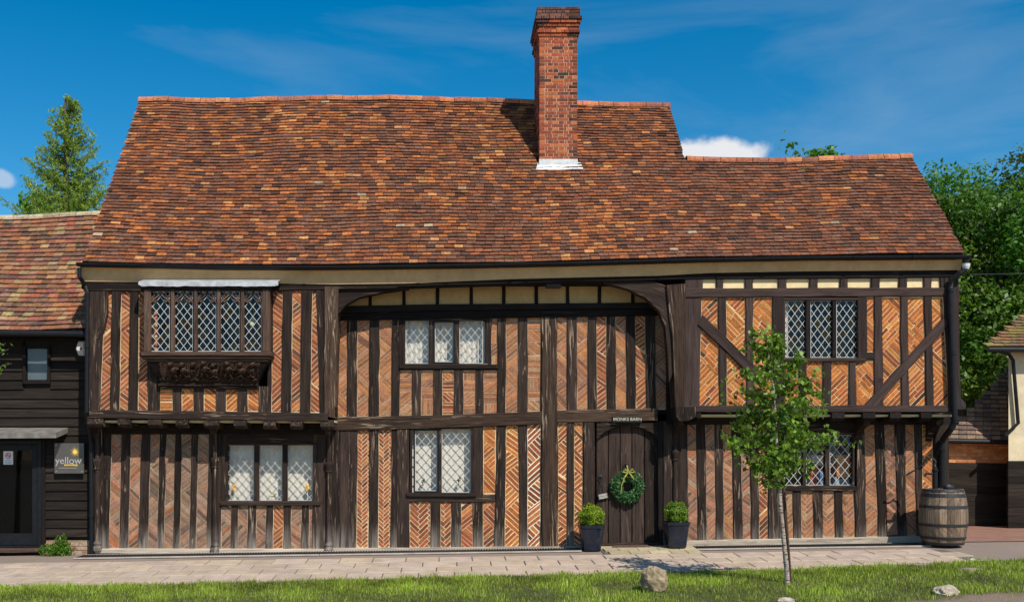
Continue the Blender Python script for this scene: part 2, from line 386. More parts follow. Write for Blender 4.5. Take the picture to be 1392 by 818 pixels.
# ------------------------------------------------------------------ ground
def gz(X, Y):
    base = -0.012 + 0.0145 * max(-9, min(11, X))
    d = -Y
    fall = 0.065 * max(0.0, min(d, 9) - 0.45) * (1.0 if X < 5 else max(0.35, 1 - (X - 5) * 0.16))
    return base - fall
def mound(X, d):
    return interp(X, [(-9, .03), (0, .07), (4, .12), (9, .06)]) * max(0.0, min(1.0, (d - edge_d(X)) / 1.1))
def edge_d(X):   # distance of the grass edge from the wall
    return interp(X, [(-9, 3.14), (-4, 3.02), (0, 2.8), (4, 2.68), (8, 2.52), (12, 2.45)]) + 0.05 * mnoise.noise(Vector((X * 1.7, 0, 0)))
def sheet(name, xs, ys, zoff, mat, kind='structure', colf=None, parent=None, label=None):
    mb = MB(); nx = len(xs)
    vs = [(x, y, gz(x, y) + (zoff(x, y) if callable(zoff) else zoff)) for y in ys for x in xs]
    fs = [(j * nx + i, j * nx + i + 1, (j + 1) * nx + i + 1, (j + 1) * nx + i) for j in range(len(ys) - 1) for i in range(nx - 1)]
    mb.add(vs, fs)
    if colf: mb.c = [colf(v) for v in vs]
    return obj(name, mb, mat, parent, label, kind=kind, smooth=True, origin=(0, 0, 0))
def lin(a, b, n): return [a + (b - a) * i / (n - 1) for i in range(n)]
def ground_mat():
    m, t, b = newmat('tarmac and earth'); geo = N(t, 'ShaderNodeNewGeometry'); pos = geo.outputs['Position']
    c = mixrgb(t, ramp(t, noise_node(t, pos, 140, 3, 0.8), 0.35, 0.7), (0.17, 0.125, 0.098), (0.36, 0.275, 0.215))
    c = mixrgb(t, ramp(t, noise_node(t, pos, 1.2, 5), 0.4, 0.7, 0, 0.5), c, (0.20, 0.15, 0.12))
    L(t, c, b.inputs['Base Color']); b.inputs['Roughness'].default_value = 0.9; bump(t, b, noise_node(t, pos, 160, 3), 0.5, 0.005)
    return m
M['tarmac'] = ground_mat()
def verge_mat():
    m, t, b = newmat('turf and bare soil'); geo = N(t, 'ShaderNodeNewGeometry'); pos = geo.outputs['Position']
    c = mixrgb(t, ramp(t, noise_node(t, pos, 40, 5), 0.35, 0.7), (0.045, 0.06, 0.015), (0.14, 0.12, 0.05))
    at = N(t, 'ShaderNodeAttribute', attribute_name='Col'); sp = N(t, 'ShaderNodeSeparateColor'); L(t, at.outputs['Color'], sp.inputs[0])
    d = mixrgb(t, ramp(t, noise_node(t, pos, 60, 6, 0.75), 0.3, 0.7), (0.16, 0.105, 0.07), (0.38, 0.28, 0.20))
    c = mixrgb(t, sp.outputs[0], c, d)
    L(t, c, b.inputs['Base Color']); b.inputs['Roughness'].default_value = 0.95; bump(t, b, noise_node(t, pos, 50, 6, 0.7), 0.9, 0.03)
    return m
M['verge'] = verge_mat()
def dirt(X, Y):
    """0..1 bare soil at the front right of the verge"""
    d = -Y
    n = mnoise.noise(Vector((X * 1.3, Y * 2.0, 3.1))) + 0.5 * mnoise.noise(Vector((X * 4, Y * 4, 8)))
    if X < -9: return 0
    edge = interp(X, [(-9, 7.5), (2, 7), (3.2, 6.3), (4.2, 5.2), (5.5, 5.1), (7, 5.0), (8.3, 4.45), (9.5, 4.35), (14, 4.1)]) + 0.45 * n
    return max(0.0, min(1.0, (d - edge) * 6))
xs = [-400, -120, -40, -16] + lin(-11, 13, 97) + [20, 40, 120, 400]
ys = [-200, -60, -25, -16, -12] + lin(-9, 4, 53) + [8, 16, 40, 120, 400]
sheet('ground', xs, ys, lambda x, y: -0.008 if y > -2.4 else -.03, M['tarmac'])
vx = lin(-11, 13, 161)
mb = MB(); rows = 30
vs = []
for j in range(rows + 1):
    for x in vx:
        d0 = edge_d(x); d = d0 + (9 - d0) * (j / rows) ** 1.5
        h = mound(x, d) + 0.02 * min(1, j / 3.0) + 0.015 * mnoise.noise(Vector((x * 2, d * 2, 0))) * min(1, j / 3.0) if j else -0.004
        vs.append((x, -d, gz(x, -d) + h))
fs = [((j + 1) * len(vx) + i, (j + 1) * len(vx) + i + 1, j * len(vx) + i + 1, j * len(vx) + i) for j in range(rows) for i in range(len(vx) - 1)]
mb.add(vs, fs); mb.c = [(dirt(v[0], v[1]),) * 3 for v in vs]
obj('verge', mb, M['verge'], kind='structure', smooth=True, origin=(0, 0, 0))
# pavement of slabs, each slab a piece
rnd = random.Random(5)
def pave_base(name, X0, X1, Y0, Y1, z):
    return sheet(name, lin(X0, X1, 60), lin(Y0, Y1, 8), z, M['joint'])
M['joint'] = flat_mat('sand joint', (0.13, 0.105, 0.085), 0.95, 0.3, 40, 0.3)
pav = pave_base('pavement', -9.5, 8.0, -3.12, -1.03, 0.002)
SW, SD = 0.52, 0.415
mbs = []
for r in range(5):
    y1 = -1.04 - r * SD; y0 = y1 - SD + 0.014
    off = (r % 2) * SW * 0.5 + rnd.uniform(-.03, .03)
    x = -9.4 + off - SW
    while x < 8.2:
        xr = x + SW - 0.014
        lim = 7.75 + (-1.04 - (y0 + y1) / 2) * 0.1 if r < 3 else 8.1
        if xr > 8.05: break
        mb = MB(); c = rnd.uniform(0.92, 1.07); cc = (0.47 * c, 0.365 * c, 0.28 * c * rnd.uniform(.94, 1.05))
        dz = rnd.uniform(-0.003, 0.004); t1, t2 = rnd.uniform(-.003, .003), rnd.uniform(-.003, .003)
        q = [(x, y0), (xr, y0), (xr, y1), (x, y1)]
        b_ = 0.008
        qi = [(x + b_, y0 + b_), (xr - b_, y0 + b_), (xr - b_, y1 - b_), (x + b_, y1 - b_)]
        tz = [t1, t2, -t1, -t2]
        V = [(a, b, gz(a, b) - 0.0) for a, b in q] + [(a, b, gz(a, b) + 0.014 + dz + tz[i]) for i, (a, b) in enumerate(q)] + [(a, b, gz(a, b) + 0.021 + dz + tz[i]) for i, (a, b) in enumerate(qi)]
        F = [(8, 9, 10, 11)] + [(i, (i + 1) % 4, (i + 1) % 4 + 4, i + 4) for i in range(4)] + [(i + 4, (i + 1) % 4 + 4, (i + 1) % 4 + 8, i + 8) for i in range(4)]
        mb.add(V, F, cc)
        obj('paving_slab', mb, M['slab'], pav)
        x += SW
# warm stone step slabs in front of the door
path = sheet('path', lin(2.62, 4.2, 8), lin(-1.03, -0.16, 5), 0.004, M['joint'])
for r in range(3):
    x = 2.63 + 0.12 * r * 0.3; k = 0
    while x < 4.12:
        wd = rnd.uniform(.24, .34); xr = min(4.18, x + wd) - .014
        y1 = -.17 - r * .285; y0 = y1 - .27
        mb = MB(); c = rnd.uniform(.8, 1.12); cc = (.46 * c, .38 * c, .23 * c)
        sx = -0.06 * (y1 - y0)
        V = [(x, y0, gz(x, y0)), (xr, y0, gz(xr, y0)), (xr, y1, gz(xr, y1)), (x, y1, gz(x, y1))]
        V = V + [(a, b, z + .024) for a, b, z in V]
        mb.add(V, [(4, 5, 6, 7), (0, 1, 5, 4), (1, 2, 6, 5), (2, 3, 7, 6), (3, 0, 4, 7)], cc)
        obj('stone_slab', mb, M['slab'], path)
        x += wd
# red brick yard at the right, flush brick surface seen at a grazing angle
def yard_mat():
    m, t, b = newmat('red brick yard'); geo = N(t, 'ShaderNodeNewGeometry'); pos = geo.outputs['Position']
    br = N(t, 'ShaderNodeTexBrick'); L(t, pos, br.inputs['Vector']); br.inputs['Scale'].default_value = 1.0
    br.inputs['Brick Width'].default_value = 0.22; br.inputs['Row Height'].default_value = 0.075; br.inputs['Mortar Size'].default_value = 0.006
    br.inputs['Color1'].default_value = (0.24, 0.10, 0.065, 1); br.inputs['Color2'].default_value = (0.34, 0.16, 0.10, 1); br.inputs['Mortar'].default_value = (0.12, 0.09, 0.07, 1)
    c = mixrgb(t, ramp(t, noise_node(t, pos, 3, 5), 0.4, 0.7, 0, 0.6), br.outputs['Color'], (0.18, 0.12, 0.09))
    L(t, c, b.inputs['Base Color']); b.inputs['Roughness'].default_value = 0.9
    return m
sheet('yard', lin(8.7, 14, 12), lin(-0.1, 4, 10), 0.004, yard_mat())

# ------------------------------------------------------------------ the timber framed house
house = thing('timber_framed_house', (1.3, 0, 0), 'long jettied timber framed house with brick infill, steep tile roof and tall chimney', 'house')
JY = -0.45
rng = random.Random(11)
def ribbon_mb(A, B, Y, proud=0.03, thick=0.12, n=None, wob=0.011, ch=0.009, seed=None, px=True, mb=None, col=(1, 1, 1), closed=True):
    """A and B are the two long edges (same number of points)"""
    if px: A = [P2(p, Y) for p in A]; B = [P2(p, Y) for p in B]
    L_ = sum(math.dist(A[i], A[i + 1]) for i in range(len(A) - 1))
    if n is None: n = max(3, min(26, int(L_ / 0.16)))
    if len(A) == 2:
        A = [tuple(A[0][k] + (A[1][k] - A[0][k]) * i / n for k in (0, 1)) for i in range(n + 1)]
        B = [tuple(B[0][k] + (B[1][k] - B[0][k]) * i / n for k in (0, 1)) for i in range(n + 1)]
    sd_ = rng.random() * 100 if seed is None else seed
    mb = mb or MB(); vs = []; gr = []; acc = 0
    yf, yb = Y - proud, Y + thick
    m = len(A)
    for i in range(m):
        a, b = Vector(A[i]), Vector(B[i]); u = (b - a); wd = u.length or 1e-6; u = u / wd
        if wob:
            a = a + u * wob * (mnoise.noise(Vector((acc * 2.3, sd_, 0))) + .5 * mnoise.noise(Vector((acc * 9, sd_, 2))))
            b = b + u * wob * (mnoise.noise(Vector((acc * 2.3, sd_ + 9, 0))) + .5 * mnoise.noise(Vector((acc * 9, sd_, 5))))
        c = min(ch, wd * .3); dy = 0.004 * mnoise.noise(Vector((acc * 3, sd_, 7))) if wob else 0
        ai, bi = a + u * c, b - u * c
        sec = [(a.x, yb, a.y), (a.x, yf + c + dy, a.y), (ai.x, yf + dy, ai.y), (bi.x, yf + dy, bi.y), (b.x, yf + c + dy, b.y), (b.x, yb, b.y)]
        vs += sec
        gr += [(acc + sd_, t_, sd_) for t_ in (-.1, 0, c, wd - c, wd, wd + .1)]
        if i < m - 1: acc += math.dist(A[i], A[i + 1])
    fs = []
    for i in range(m - 1):
        for k in range(5):
            fs.append((i * 6 + k, i * 6 + k + 1, (i + 1) * 6 + k + 1, (i + 1) * 6 + k))
        fs.append((i * 6 + 5, i * 6, (i + 1) * 6, (i + 1) * 6 + 5))
    fs.append(tuple(range(6))[::-1]); fs.append(tuple((m - 1) * 6 + k for k in range(6)))
    # make winding outward: test first front face
    p0, p1, p2 = (Vector(vs[i]) for i in (2, 3, 9))
    if (p1 - p0).cross(p2 - p1).y > 0: fs = [f[::-1] for f in fs]
    mb.add(vs, fs, col, gr); return mb
def timber(name, A, B, Y, mat='timber', proud=0.03, thick=0.12, label=None, parent=None, **kw):
    return obj(name, ribbon_mb(A, B, Y, proud, thick, **kw), M[mat], parent or house, label)
# ---- brick infill
BR = []      # (area, panel object, mesh builder arguments)
def clip_half(poly, ax, az, bx, bz):
    out = []; n = len(poly)
    def s_(p): return (bx - ax) * (p[1] - az) - (bz - az) * (p[0] - ax)
    for i in range(n):
        p, q = poly[i], poly[(i + 1) % n]; sp_, sq = s_(p), s_(q)
        if sp_ >= 0: out.append(p)
        if (sp_ >= 0) != (sq >= 0):
            t = sp_ / (sp_ - sq); out.append((p[0] + (q[0] - p[0]) * t, p[1] + (q[1] - p[1]) * t))
    return out
def clip_poly(poly, cl):
    for i in range(len(cl)):
        a, b = cl[i], cl[(i + 1) % len(cl)]
        poly = clip_half(poly, a[0], a[1], b[0], b[1])
        if len(poly) < 3: return []
    return poly
def area(p): return 0.5 * sum(p[i][0] * p[(i + 1) % len(p)][1] - p[(i + 1) % len(p)][0] * p[i][1] for i in range(len(p)))
def ccw(p): return p if area(p) > 0 else p[::-1]
def inset(poly, d):
    c = poly; n = len(poly)
    for i in range(n):
        a, b = poly[i], poly[(i + 1) % n]; l = math.dist(a, b)
        if l < 1e-6: continue
        nx, nz = -(b[1] - a[1]) / l * d, (b[0] - a[0]) / l * d
        c = clip_half(c, a[0] + nx, a[1] + nz, b[0] + nx, b[1] + nz)
        if len(c) < 3: return []
    return c
def clean(p):
    out = []
    for q in p:
        if not out or math.dist(out[-1], q) > 0.004: out.append(q)
    while len(out) > 2 and math.dist(out[0], out[-1]) < 0.004: out.pop()
    return out
TONES = {
 'orange': [((.52, .175, .035), 6), ((.45, .135, .032), 5), ((.34, .095, .032), 2.5), ((.55, .23, .06), 2), ((.20, .06, .03), .8), ((.08, .04, .03), .3)],
 'red': [((.34, .095, .04), 5), ((.42, .14, .05), 4), ((.24, .07, .035), 3), ((.48, .19, .06), 1.5), ((.16, .065, .04), 1)],
 'worn': [((.38, .185, .115), 4), ((.43, .215, .125), 3), ((.30, .16, .11), 3), ((.40, .145, .065), 1.2), ((.18, .11, .08), 2), ((.34, .24, .17), 1.6)],
 'grey': [((.33, .19, .125), 4), ((.28, .18, .125), 4), ((.38, .21, .13), 3), ((.16, .11, .08), 2), ((.38, .15, .07), .7), ((.34, .25, .18), 1)],
 'soft': [((.40, .185, .095), 4), ((.35, .155, .085), 4), ((.44, .19, .075), 3), ((.27, .13, .08), 2), ((.45, .26, .15), 1.6)],
}
MORT = {'orange': (.76, .54, .29), 'red': (.64, .47, .28), 'worn': (.44, .33, .23), 'grey': (.38, .29, .205), 'soft': (.50, .34, .21), 'white': (.88, .78, .56)}
def pick(tone):
    p = TONES[tone]; c = rng.choices([q[0] for q in p], [q[1] for q in p])[0]; k = rng.uniform(.66, 1.08)
    return tuple(max(.01, v * k * m_ * rng.uniform(.95, 1.05)) for v, m_ in zip(c, (1.0, .93, .88)))
def emit(poly, Y, panel, tone, jitter=0.003):
    poly = clean(poly)
    if len(poly) < 3: return
    a = abs(area(poly))
    if a < 0.0006: return
    col = pick(tone)
    yf = Y + rng.uniform(-jitter, jitter)
    BR.append((a, panel, poly, yf, Y + 0.03, col))
def rot(p, c, s): return (p[0] * c - p[1] * s, p[0] * s + p[1] * c)
JT = {'orange': .0105, 'red': .0125, 'worn': .009, 'grey': .009, 'soft': .0095}
def fill_rows(zone, th, Y, panel, tone, T=0.052, Lb=0.24, j=None):
    j = j or JT[tone]
    c, s = math.cos(th), math.sin(th)
    q = [rot(p, c, -s) for p in zone]
    u0, u1 = min(p[0] for p in q), max(p[0] for p in q); v0, v1 = min(p[1] for p in q), max(p[1] for p in q)
    v = v0 + rng.uniform(-.02, 0) ; r = 0
    while v < v1:
        tt = T * rng.uniform(.88, 1.1)
        strip = clip_half(clip_half(q, u0 - 1, v + tt * .35, u1 + 1, v + tt * .35), u1 + 1, v + tt * .65, u0 - 1, v + tt * .65)
        if len(strip) < 3: v += tt + j; continue
        a_, b_ = min(p[0] for p in strip) - tt, max(p[0] for p in strip) + tt
        nb = max(1, round((b_ - a_ - 2 * tt) / Lb)); u = a_ if nb == 1 else a_ - rng.uniform(0, .3) * Lb; Lr = (b_ - a_) / nb
        while u < b_:
            ll = (Lr + .002 if nb == 1 else Lb * rng.uniform(.85, 1.1)); w_ = rng.uniform(-.03, .03)
            rect = [(u, v), (u + ll, v + ll * w_ * .3), (u + ll, v + tt + ll * w_ * .3), (u, v + tt)]
            rect = [rot(p, c, s) for p in rect]
            p = clip_poly(ccw(rect), zone)
            if p: emit(p, Y, panel, tone)
            u += ll + j
        v += tt + j
def herring(zone, Y, panel, tone, W=0.062, Lb=0.225, j=None, base=rad(45)):
    j = (j or JT[tone]) + .001
    c, s = math.cos(base), math.sin(base)
    q = [rot(p, c, -s) for p in zone]
    cx, cz = sum(p[0] for p in q) / len(q), sum(p[1] for p in q) / len(q)
    R = max(math.dist(p, (cx, cz)) for p in q) + Lb
    kmax = int(R / W) + 2; mmax = int(R / Lb) + 2
    for m in range(-mmax, mmax + 1):
        for k in range(-2 * kmax, 2 * kmax + 1):
            ox, oz = cx + m * Lb + k * W, cz - m * Lb + k * W
            if abs(ox - cx) > R or abs(oz - cz) > R + Lb: continue
            for (x0, x1, z0, z1) in ((ox, ox + Lb, oz, oz + W), (ox + Lb, ox + Lb + W, oz + W - Lb, oz + W)):
                h = j / 2 * rng.uniform(.7, 1.3)
                rect = [rot(p, c, s) for p in ((x0 + h, z0 + h), (x1 - h, z0 + h), (x1 - h, z1 - h), (x0 + h, z1 - h))]
                p = clip_poly(ccw(rect), zone)
                if p: emit(p, Y, panel, tone)
def zigzag(zone, Y, panel, tone, hmin=.28, hmax=.7, ang=(34, 46), T=.052, Lb=.24, j=None):
    j = j or JT[tone]
    z0, z1 = min(p[1] for p in zone), max(p[1] for p in zone); xc = sum(p[0] for p in zone) / len(zone)
    sgn = rng.choice((-1, 1)); z = z0 - .3; prevl = None; lo = None
    th = sgn * rad(rng.uniform(*ang))
    while z < z1 + .2:
        z2 = z + rng.uniform(hmin, hmax) + (.25 if lo is None else 0)
        nth = -math.copysign(rad(rng.uniform(*ang)), th)
        zn = zone
        if lo: 
            p, a = lo; zn = clip_half(zn, p[0], p[1] + j / 2, p[0] + math.cos(a), p[1] + j / 2 + math.sin(a))
        ba = nth if rng.random() < .6 else th
        if len(zn) >= 3:
            zn2 = clip_half(zn, xc + math.cos(ba), z2 - j / 2 + math.sin(ba), xc, z2 - j / 2)
            if len(zn2) >= 3: fill_rows(zn2, th, Y, panel, tone, T, Lb, j)
        lo = ((xc, z2), ba); z = z2; th = nth
def blocks(zone, Y, panel, tone):
    z0, z1 = min(p[1] for p in zone), max(p[1] for p in zone); x0, x1 = min(p[0] for p in zone), max(p[0] for p in zone); z = z0
    while z < z1:
        h = rng.uniform(.14, .24)
        zn = clip_poly([(x0, z), (x1, z), (x1, z + h - .012), (x0, z + h - .012)], zone)
        if zn: fill_rows(ccw(zn), rng.choice((0, 0, rad(90), rad(38), rad(-40))), Y, panel, tone, T=.045)
        z += h
def panel(poly_px, Y, style='zig', tone='red', mort=None, px=True, **kw):
    poly = ccw([P2(p, Y) if px else p for p in poly_px])
    mb = MB()
    big = inset(poly, -0.015) if False else poly
    cx = sum(p[0] for p in poly) / len(poly); cz = sum(p[1] for p in poly) / len(poly)
    big = [(p[0] + math.copysign(.02, p[0] - cx), p[1] + math.copysign(.02, p[1] - cz)) for p in poly]
    mb.prism(big, Y + 0.004, Y + 0.1, MORT[mort or tone], back=True)
    o = obj('brick_panel', mb, M['mortar'], house)
    z = inset(poly, 0.010)
    if z:
        if style == 'zig': zigzag(z, Y, o, tone, **kw)
        elif style == 'her': herring(z, Y, o, tone, **kw)
        elif style == 'blk': blocks(z, Y, o, tone)
    return o
def ln(a, b, t): return a + (b - a) * t
def bay(S, yt, yb, Y, mat, tone, style='zig', clipz=None, proud=0.03, mort=None, styles=None, tones=None, name='stud', over=6, **kw):
    """S: list of (x_top, x_bottom) boundaries, starting and ending with a stud edge: stud|panel|stud|...; yt, yb: functions of px"""
    k = 0
    for i in range(len(S) - 1):
        a, b = S[i], S[i + 1]
        ta, tb, ba, bb = yt(a[0]), yt(b[0]), yb(a[1]), yb(b[1])
        if i % 2 == 0:
            timber(name, [(a[0], ta - over), (a[1], ba + over)], [(b[0], tb - over), (b[1], bb + over)], Y, mat, proud + rng.uniform(-.006, .006))
        else:
            st = styles[k] if styles else style; tn = tones[k] if tones else tone
            panel([(a[0], ta), (b[0], tb), (b[1], bb), (a[1], ba)], Y, st, tn, mort if not isinstance(mort, dict) else mort.get(k), **kw); k += 1
def zx(z, o, s): return o + z / s
def zz(lst, o, s): return [(o + a / s, o + b / s) for a, b in lst]
K1 = 3.4086
# ===== left jetty, first floor
S = zz([(35, 30), (118, 88), (145, 137), (187, 178), (231, 220), (232, 222), (266, 264), (310, 310)], 110, K1)
# the studs left of the oriel
bayL = zz([(42, 33), (112, 88), (146, 137), (187, 178), (230, 221), (268, 264), (310, 311), (345, 366)], 110, K1)
bay(bayL, lambda x: 392, lambda x: 557.5, JY, 'timber', 'red', proud=.035, hmin=.3, hmax=.6)
timber('brace', [(140.5, 392), (141, 425), (136, 446), (131, 460)], [(147.5, 392), (147.5, 428), (143, 448), (138.0, 462)], JY, 'timber', .037, label='curved brace beside the corner post')
bay(zz([(340, 340), (365, 365), (425, 425), (467, 467), (522, 522), (570, 570), (627, 627), (672, 672), (728, 728), (773, 773), (825, 825), (880, 880)], 110, K1),
    lambda x: 528, lambda x: 558.5, JY, 'timber', 'orange', styles=['blk', 'zig', 'zig', 'zig', 'zig'], over=3)
bay(zz([(872, 862), (888, 882), (937, 929), (980, 974), (1023, 1016), (1072, 1062), (1092, 1108), (1140, 1140), (1141, 1141)], 110, K1)[:8],
    lambda x: 394, lambda x: 560, JY, 'timber', 'red', proud=.03, hmin=.35, hmax=.8)
timber('brace', [(430.5, 394), (430.5, 416), (434.0, 425), (436, 445)], [(436.5, 394), (435.5, 414), (438.5, 426), (439.5, 446)], JY, 'timber', .034, label='thin brace by the panel right of the projecting window')
timber('post', [(441.5, 390), (441, 565)], [(460.5, 390), (455, 568)], JY, 'timber_worn', .06, .5, label='wide corner post of the left jetty')
timber('bressumer', [(117, 556.5), (300, 559), (446, 561.5)], [(117, 568), (300, 570), (446, 572.5)], JY, 'timber', .065, .14, wob=.006)
timber('window_rail', [(216, 520), (352, 522)], [(216, 527.5), (352, 529.5)], JY, 'timber', .06)
# joists under the jetty
def joist(px0, px1, y0, y1, X=None, front=-.5, back=.05, mat='timber'):
    x0, x1 = PX(px0, front), PX(px1, front); z1, z0 = PZ(y0, front), PZ(y1, front)
    mb = MB(); prof = [(front, z1), (front - .005, z0 + .05), (front + .03, z0 + .015), (front + .12, z0), (back, z0), (back, z1)]
    n = len(prof); vs = [(x0, y, z) for y, z in prof] + [(x1, y, z) for y, z in prof]
    fs = [tuple(range(n)), tuple(range(n, 2 * n))[::-1]] + [(i, i + n, (i + 1) % n + n, (i + 1) % n) for i in range(n)]
    r_ = rng.random() * 30
    mb.add(vs, fs, (1, 1, 1), [(v[1] + r_, v[0], v[2]) for v in vs])
    obj('joist', mb, M[mat], house)
for a, b in ((30, 104), (170, 228), (310, 372), (440, 495), (570, 637), (708, 766), (845, 902), (970, 1026), (1110, 1172)):
    joist(110 + a / K1, 110 + b / K1, 567.5 + a / 350, 580 + a / 300)
def plate(name, x0, x1, y0, y1, z0, z1, mat, label=None, parent=None):
    mb = MB(); mb.box(x0, x1, y0, y1, z0, z1, (.60, .48, .27) if mat == 'plaster' else (1, 1, 1))
    return obj(name, mb, M[mat], parent or house, label)
plate('soffit', PX(118, JY), PX(455, JY), JY + .02, .03, PZ(574, JY), PZ(571, JY), 'plaster', 'yellow plaster between the left joists')
# ===== ground floor, left
ybl = lambda x: 744.5 + (x - 150) * .002
bayG = zz([(92, 92), (143, 129), (190, 178), (232, 218), (282, 266), (324, 309), (365, 355), (397, 383), (440, 427), (468, 457), (515, 502), (545, 532), (595, 583), (650, 645)], 110, K1)
bay(bayG, lambda x: 586, ybl, 0, 'timber_foot', 'grey', proud=.02, tones=['worn', 'worn', 'grey', 'grey', 'grey', 'grey'], hmin=.3, hmax=.6)
bay(zz([(628, 628), (650, 650), (698, 696), (728, 726), (775, 770), (812, 810), (860, 856), (892, 889), (942, 936), (975, 970), (1025, 1020), (1058, 1056), (1112, 1108), (1134, 1130)], 110, K1),
    lambda x: 686.5, ybl, 0, 'timber_foot', 'worn', proud=.02, tones=['worn', 'grey', 'worn', 'red', 'worn', 'worn'], over=3, hmin=.25, hmax=.5)
timber('post', [(301, 586), (300, 688)], [(310.5, 586), (309.5, 688)], 0, 'timber', .03)
timber('post', [(425.5, 586), (425, 746)], [(444, 586), (443, 746)], 0, 'timber_foot', .03)
timber('post', [(444, 576), (443.5, 748)], [(461, 576), (461, 748)], 0, 'timber_foot', .05)
def corner_foot():
    timber('post', [(127, 578), (128, 700), (131, 748)], [(141, 578), (145, 700), (149, 748)], 0, 'timber_foot', .06, .2, label='bleached corner post at the left end')
corner_foot()
timber('rail', [(301, 580), (444, 580)], [(301, 603), (444, 605)], 0, 'timber', .025)
# ===== central recess, first floor
K2 = 3.4088
def yt_c(x): return interp(x, [(455, 432), (600, 430), (780, 428), (900, 427)])
def yb_c(x): return interp(x, [(455, 566), (660, 562), (736, 558), (757, 557), (900, 555)])
bay(zz([(25, 25), (52, 50), (109, 108), (157, 154), (213, 210), (260, 256), (318, 313), (358, 350)], 440, K2), yt_c, yb_c, 0, 'timber', 'soft', proud=.025, hmin=.25, hmax=.5)
bay(zz([(340, 340), (352, 350), (413, 411), (453, 452), (510, 508), (549, 549), (605, 604), (646, 648), (705, 704), (741, 742), (807, 804)], 440, K2), lambda x: 504.5, yb_c, 0, 'timber', 'soft', styles=['blk'] * 5, over=3, tones=['soft', 'soft', 'red', 'soft', 'soft'])
panel([(zx(776, 440, K2), 430), (zx(808, 440, K2), 430), (zx(808, 440, K2), 497), (zx(776, 440, K2), 497)], 0, 'blk', 'soft')
bay(zz([(806, 804), (846, 842), (900, 900), (945, 945), (1008, 1004), (1012, 1008)], 440, K2)[:5] + [(736.5, 736)], yt_c, yb_c, 0, 'timber', 'soft', proud=.025, styles=['zig', 'blk'], hmin=.3, hmax=.8)
K3 = 3.4083
bay(zz([(118, 118), (125, 127), (173, 173), (219, 219), (268, 270), (308, 311), (355, 357), (397, 400), (445, 451), (487, 492), (535, 542), (578, 583), (630, 640), (668, 672)], 720, K3), yt_c, yb_c, 0, 'timber', 'soft', proud=.025, tones=['soft', 'soft', 'red', 'soft', 'red', 'worn'], hmin=.25, hmax=.6)
timber('post', [(736, 420), (736.5, 746)], [(757, 420), (757, 746)], 0, 'timber_worn', .05, label='tall post in the middle of the recess')
timber('beam', [(450, 567), (600, 563.5), (736, 559)], [(450, 586), (600, 581.5), (736, 577)], 0, 'timber_worn', .055, wob=.008)
timber('beam', [(757, 557.5), (893, 555)], [(757, 574.5), (893, 572)], 0, 'timber_worn', .055, wob=.008)
# heavy moulded beam and cream lights under the eaves of the recess
timber('beam', [(452, 417), (600, 414), (905, 412)], [(452, 427), (600, 423), (905, 420)], 0, 'timber_black', .10, .12)
timber('beam', [(452, 427), (600, 423), (905, 420)], [(452, 436), (600, 433.5), (905, 429)], 0, 'timber_black', .06, .12)
cs = [455, 503, 549, 594.5, 640.5, 684.5, 729, 771.5, 815, 860, 905]
for i in range(len(cs) - 1):
    mb = MB(); mb.prism([P2(p) for p in ((cs[i] - 2, 380), (cs[i + 1] + 2, 380), (cs[i + 1] + 2, 418), (cs[i] - 2, 418))],   .012, .1, (.60, .40, .18), back=True)
    obj('plaster_panel', mb, M['plaster'], house)
    if i: timber('stud', [(cs[i] - 2, 378), (cs[i] - 2, 418)], [(cs[i] + 2.4, 378), (cs[i] + 2.4, 418)], 0, 'timber_black', .02)
# ===== ground floor, centre
yb2 = lambda x: interp(x, [(450, 744), (736, 743), (760, 742.5), (810, 742)])
bay(zz([(115, 115), (158, 151), (212, 209), (255, 252), (315, 310), (350, 345)], 440, K2), lambda x: 582, yb2, 0, 'timber_foot', 'red', 'her', proud=.025, W=.05, Lb=.13)
timber('post', [(450, 584), (450, 746)], [(462, 584), (462, 746)], 0, 'timber_foot', .04)
timber('post', [(462, 584), (462.5, 746)], [(474.5, 584), (475, 746)], 0, 'timber_foot', .03)
timber('post', [(540, 580), (540, 746)], [(556.5, 580), (556.5, 746)], 0, 'timber', .035)
timber('post', [(642.5, 578), (642.5, 676)], [(657, 578), (657, 676)], 0, 'timber', .035)
bay(zz([(388, 388), (398, 398), (496, 495), (541, 541), (592, 591), (637, 636), (692, 692), (738, 738), (796, 790), (840, 835)], 440, K2), lambda x: 681, yb2, 0, 'timber_foot', 'red', proud=.025, styles=['her', 'her', 'zig', 'zig'], over=3)
timber('rail', [(553, 674), (673, 672)], [(553, 682), (673, 682)], 0, 'timber', .03)
panel([(zx(741, 440, K2), 577), (zx(797, 440, K2), 577), (zx(796, 440, K2), 670), (zx(740, 440, K2), 670)], 0, 'zig', 'orange', hmin=.25, hmax=.5)
timber('stud', [(675, 572), (673, 748)], [(686.5, 572), (684.5, 748)], 0, 'timber_foot', .027)
bay(zz([(832, 830), (845, 836), (902, 911), (945, 945), (1007, 1004), (1012, 1010)], 440, K2)[1:5] and [(686, 684), (688, 686), (704.6, 706.5), (717, 717), (735.4, 734.5), (738, 738)], lambda x: 576, yb2, 0, 'timber_foot', 'red', proud=.025, tones=['orange', 'red'], mort={0: None, 1: 'white'}, j=.019, hmin=.2, hmax=.45)
bay([(756, 756), (758.3, 758.3), (771, 770.5), (780.3, 780), (792.5, 792), (795, 795)], lambda x: 575, yb2, 0, 'timber_foot', 'red', proud=.025, hmin=.25, hmax=.5, j=.016, mort='orange')
timber('post', [(793, 573), (793.5, 746)], [(807.5, 573), (808, 746)], 0, 'timber_foot', .045, label='door post left of the plank door')
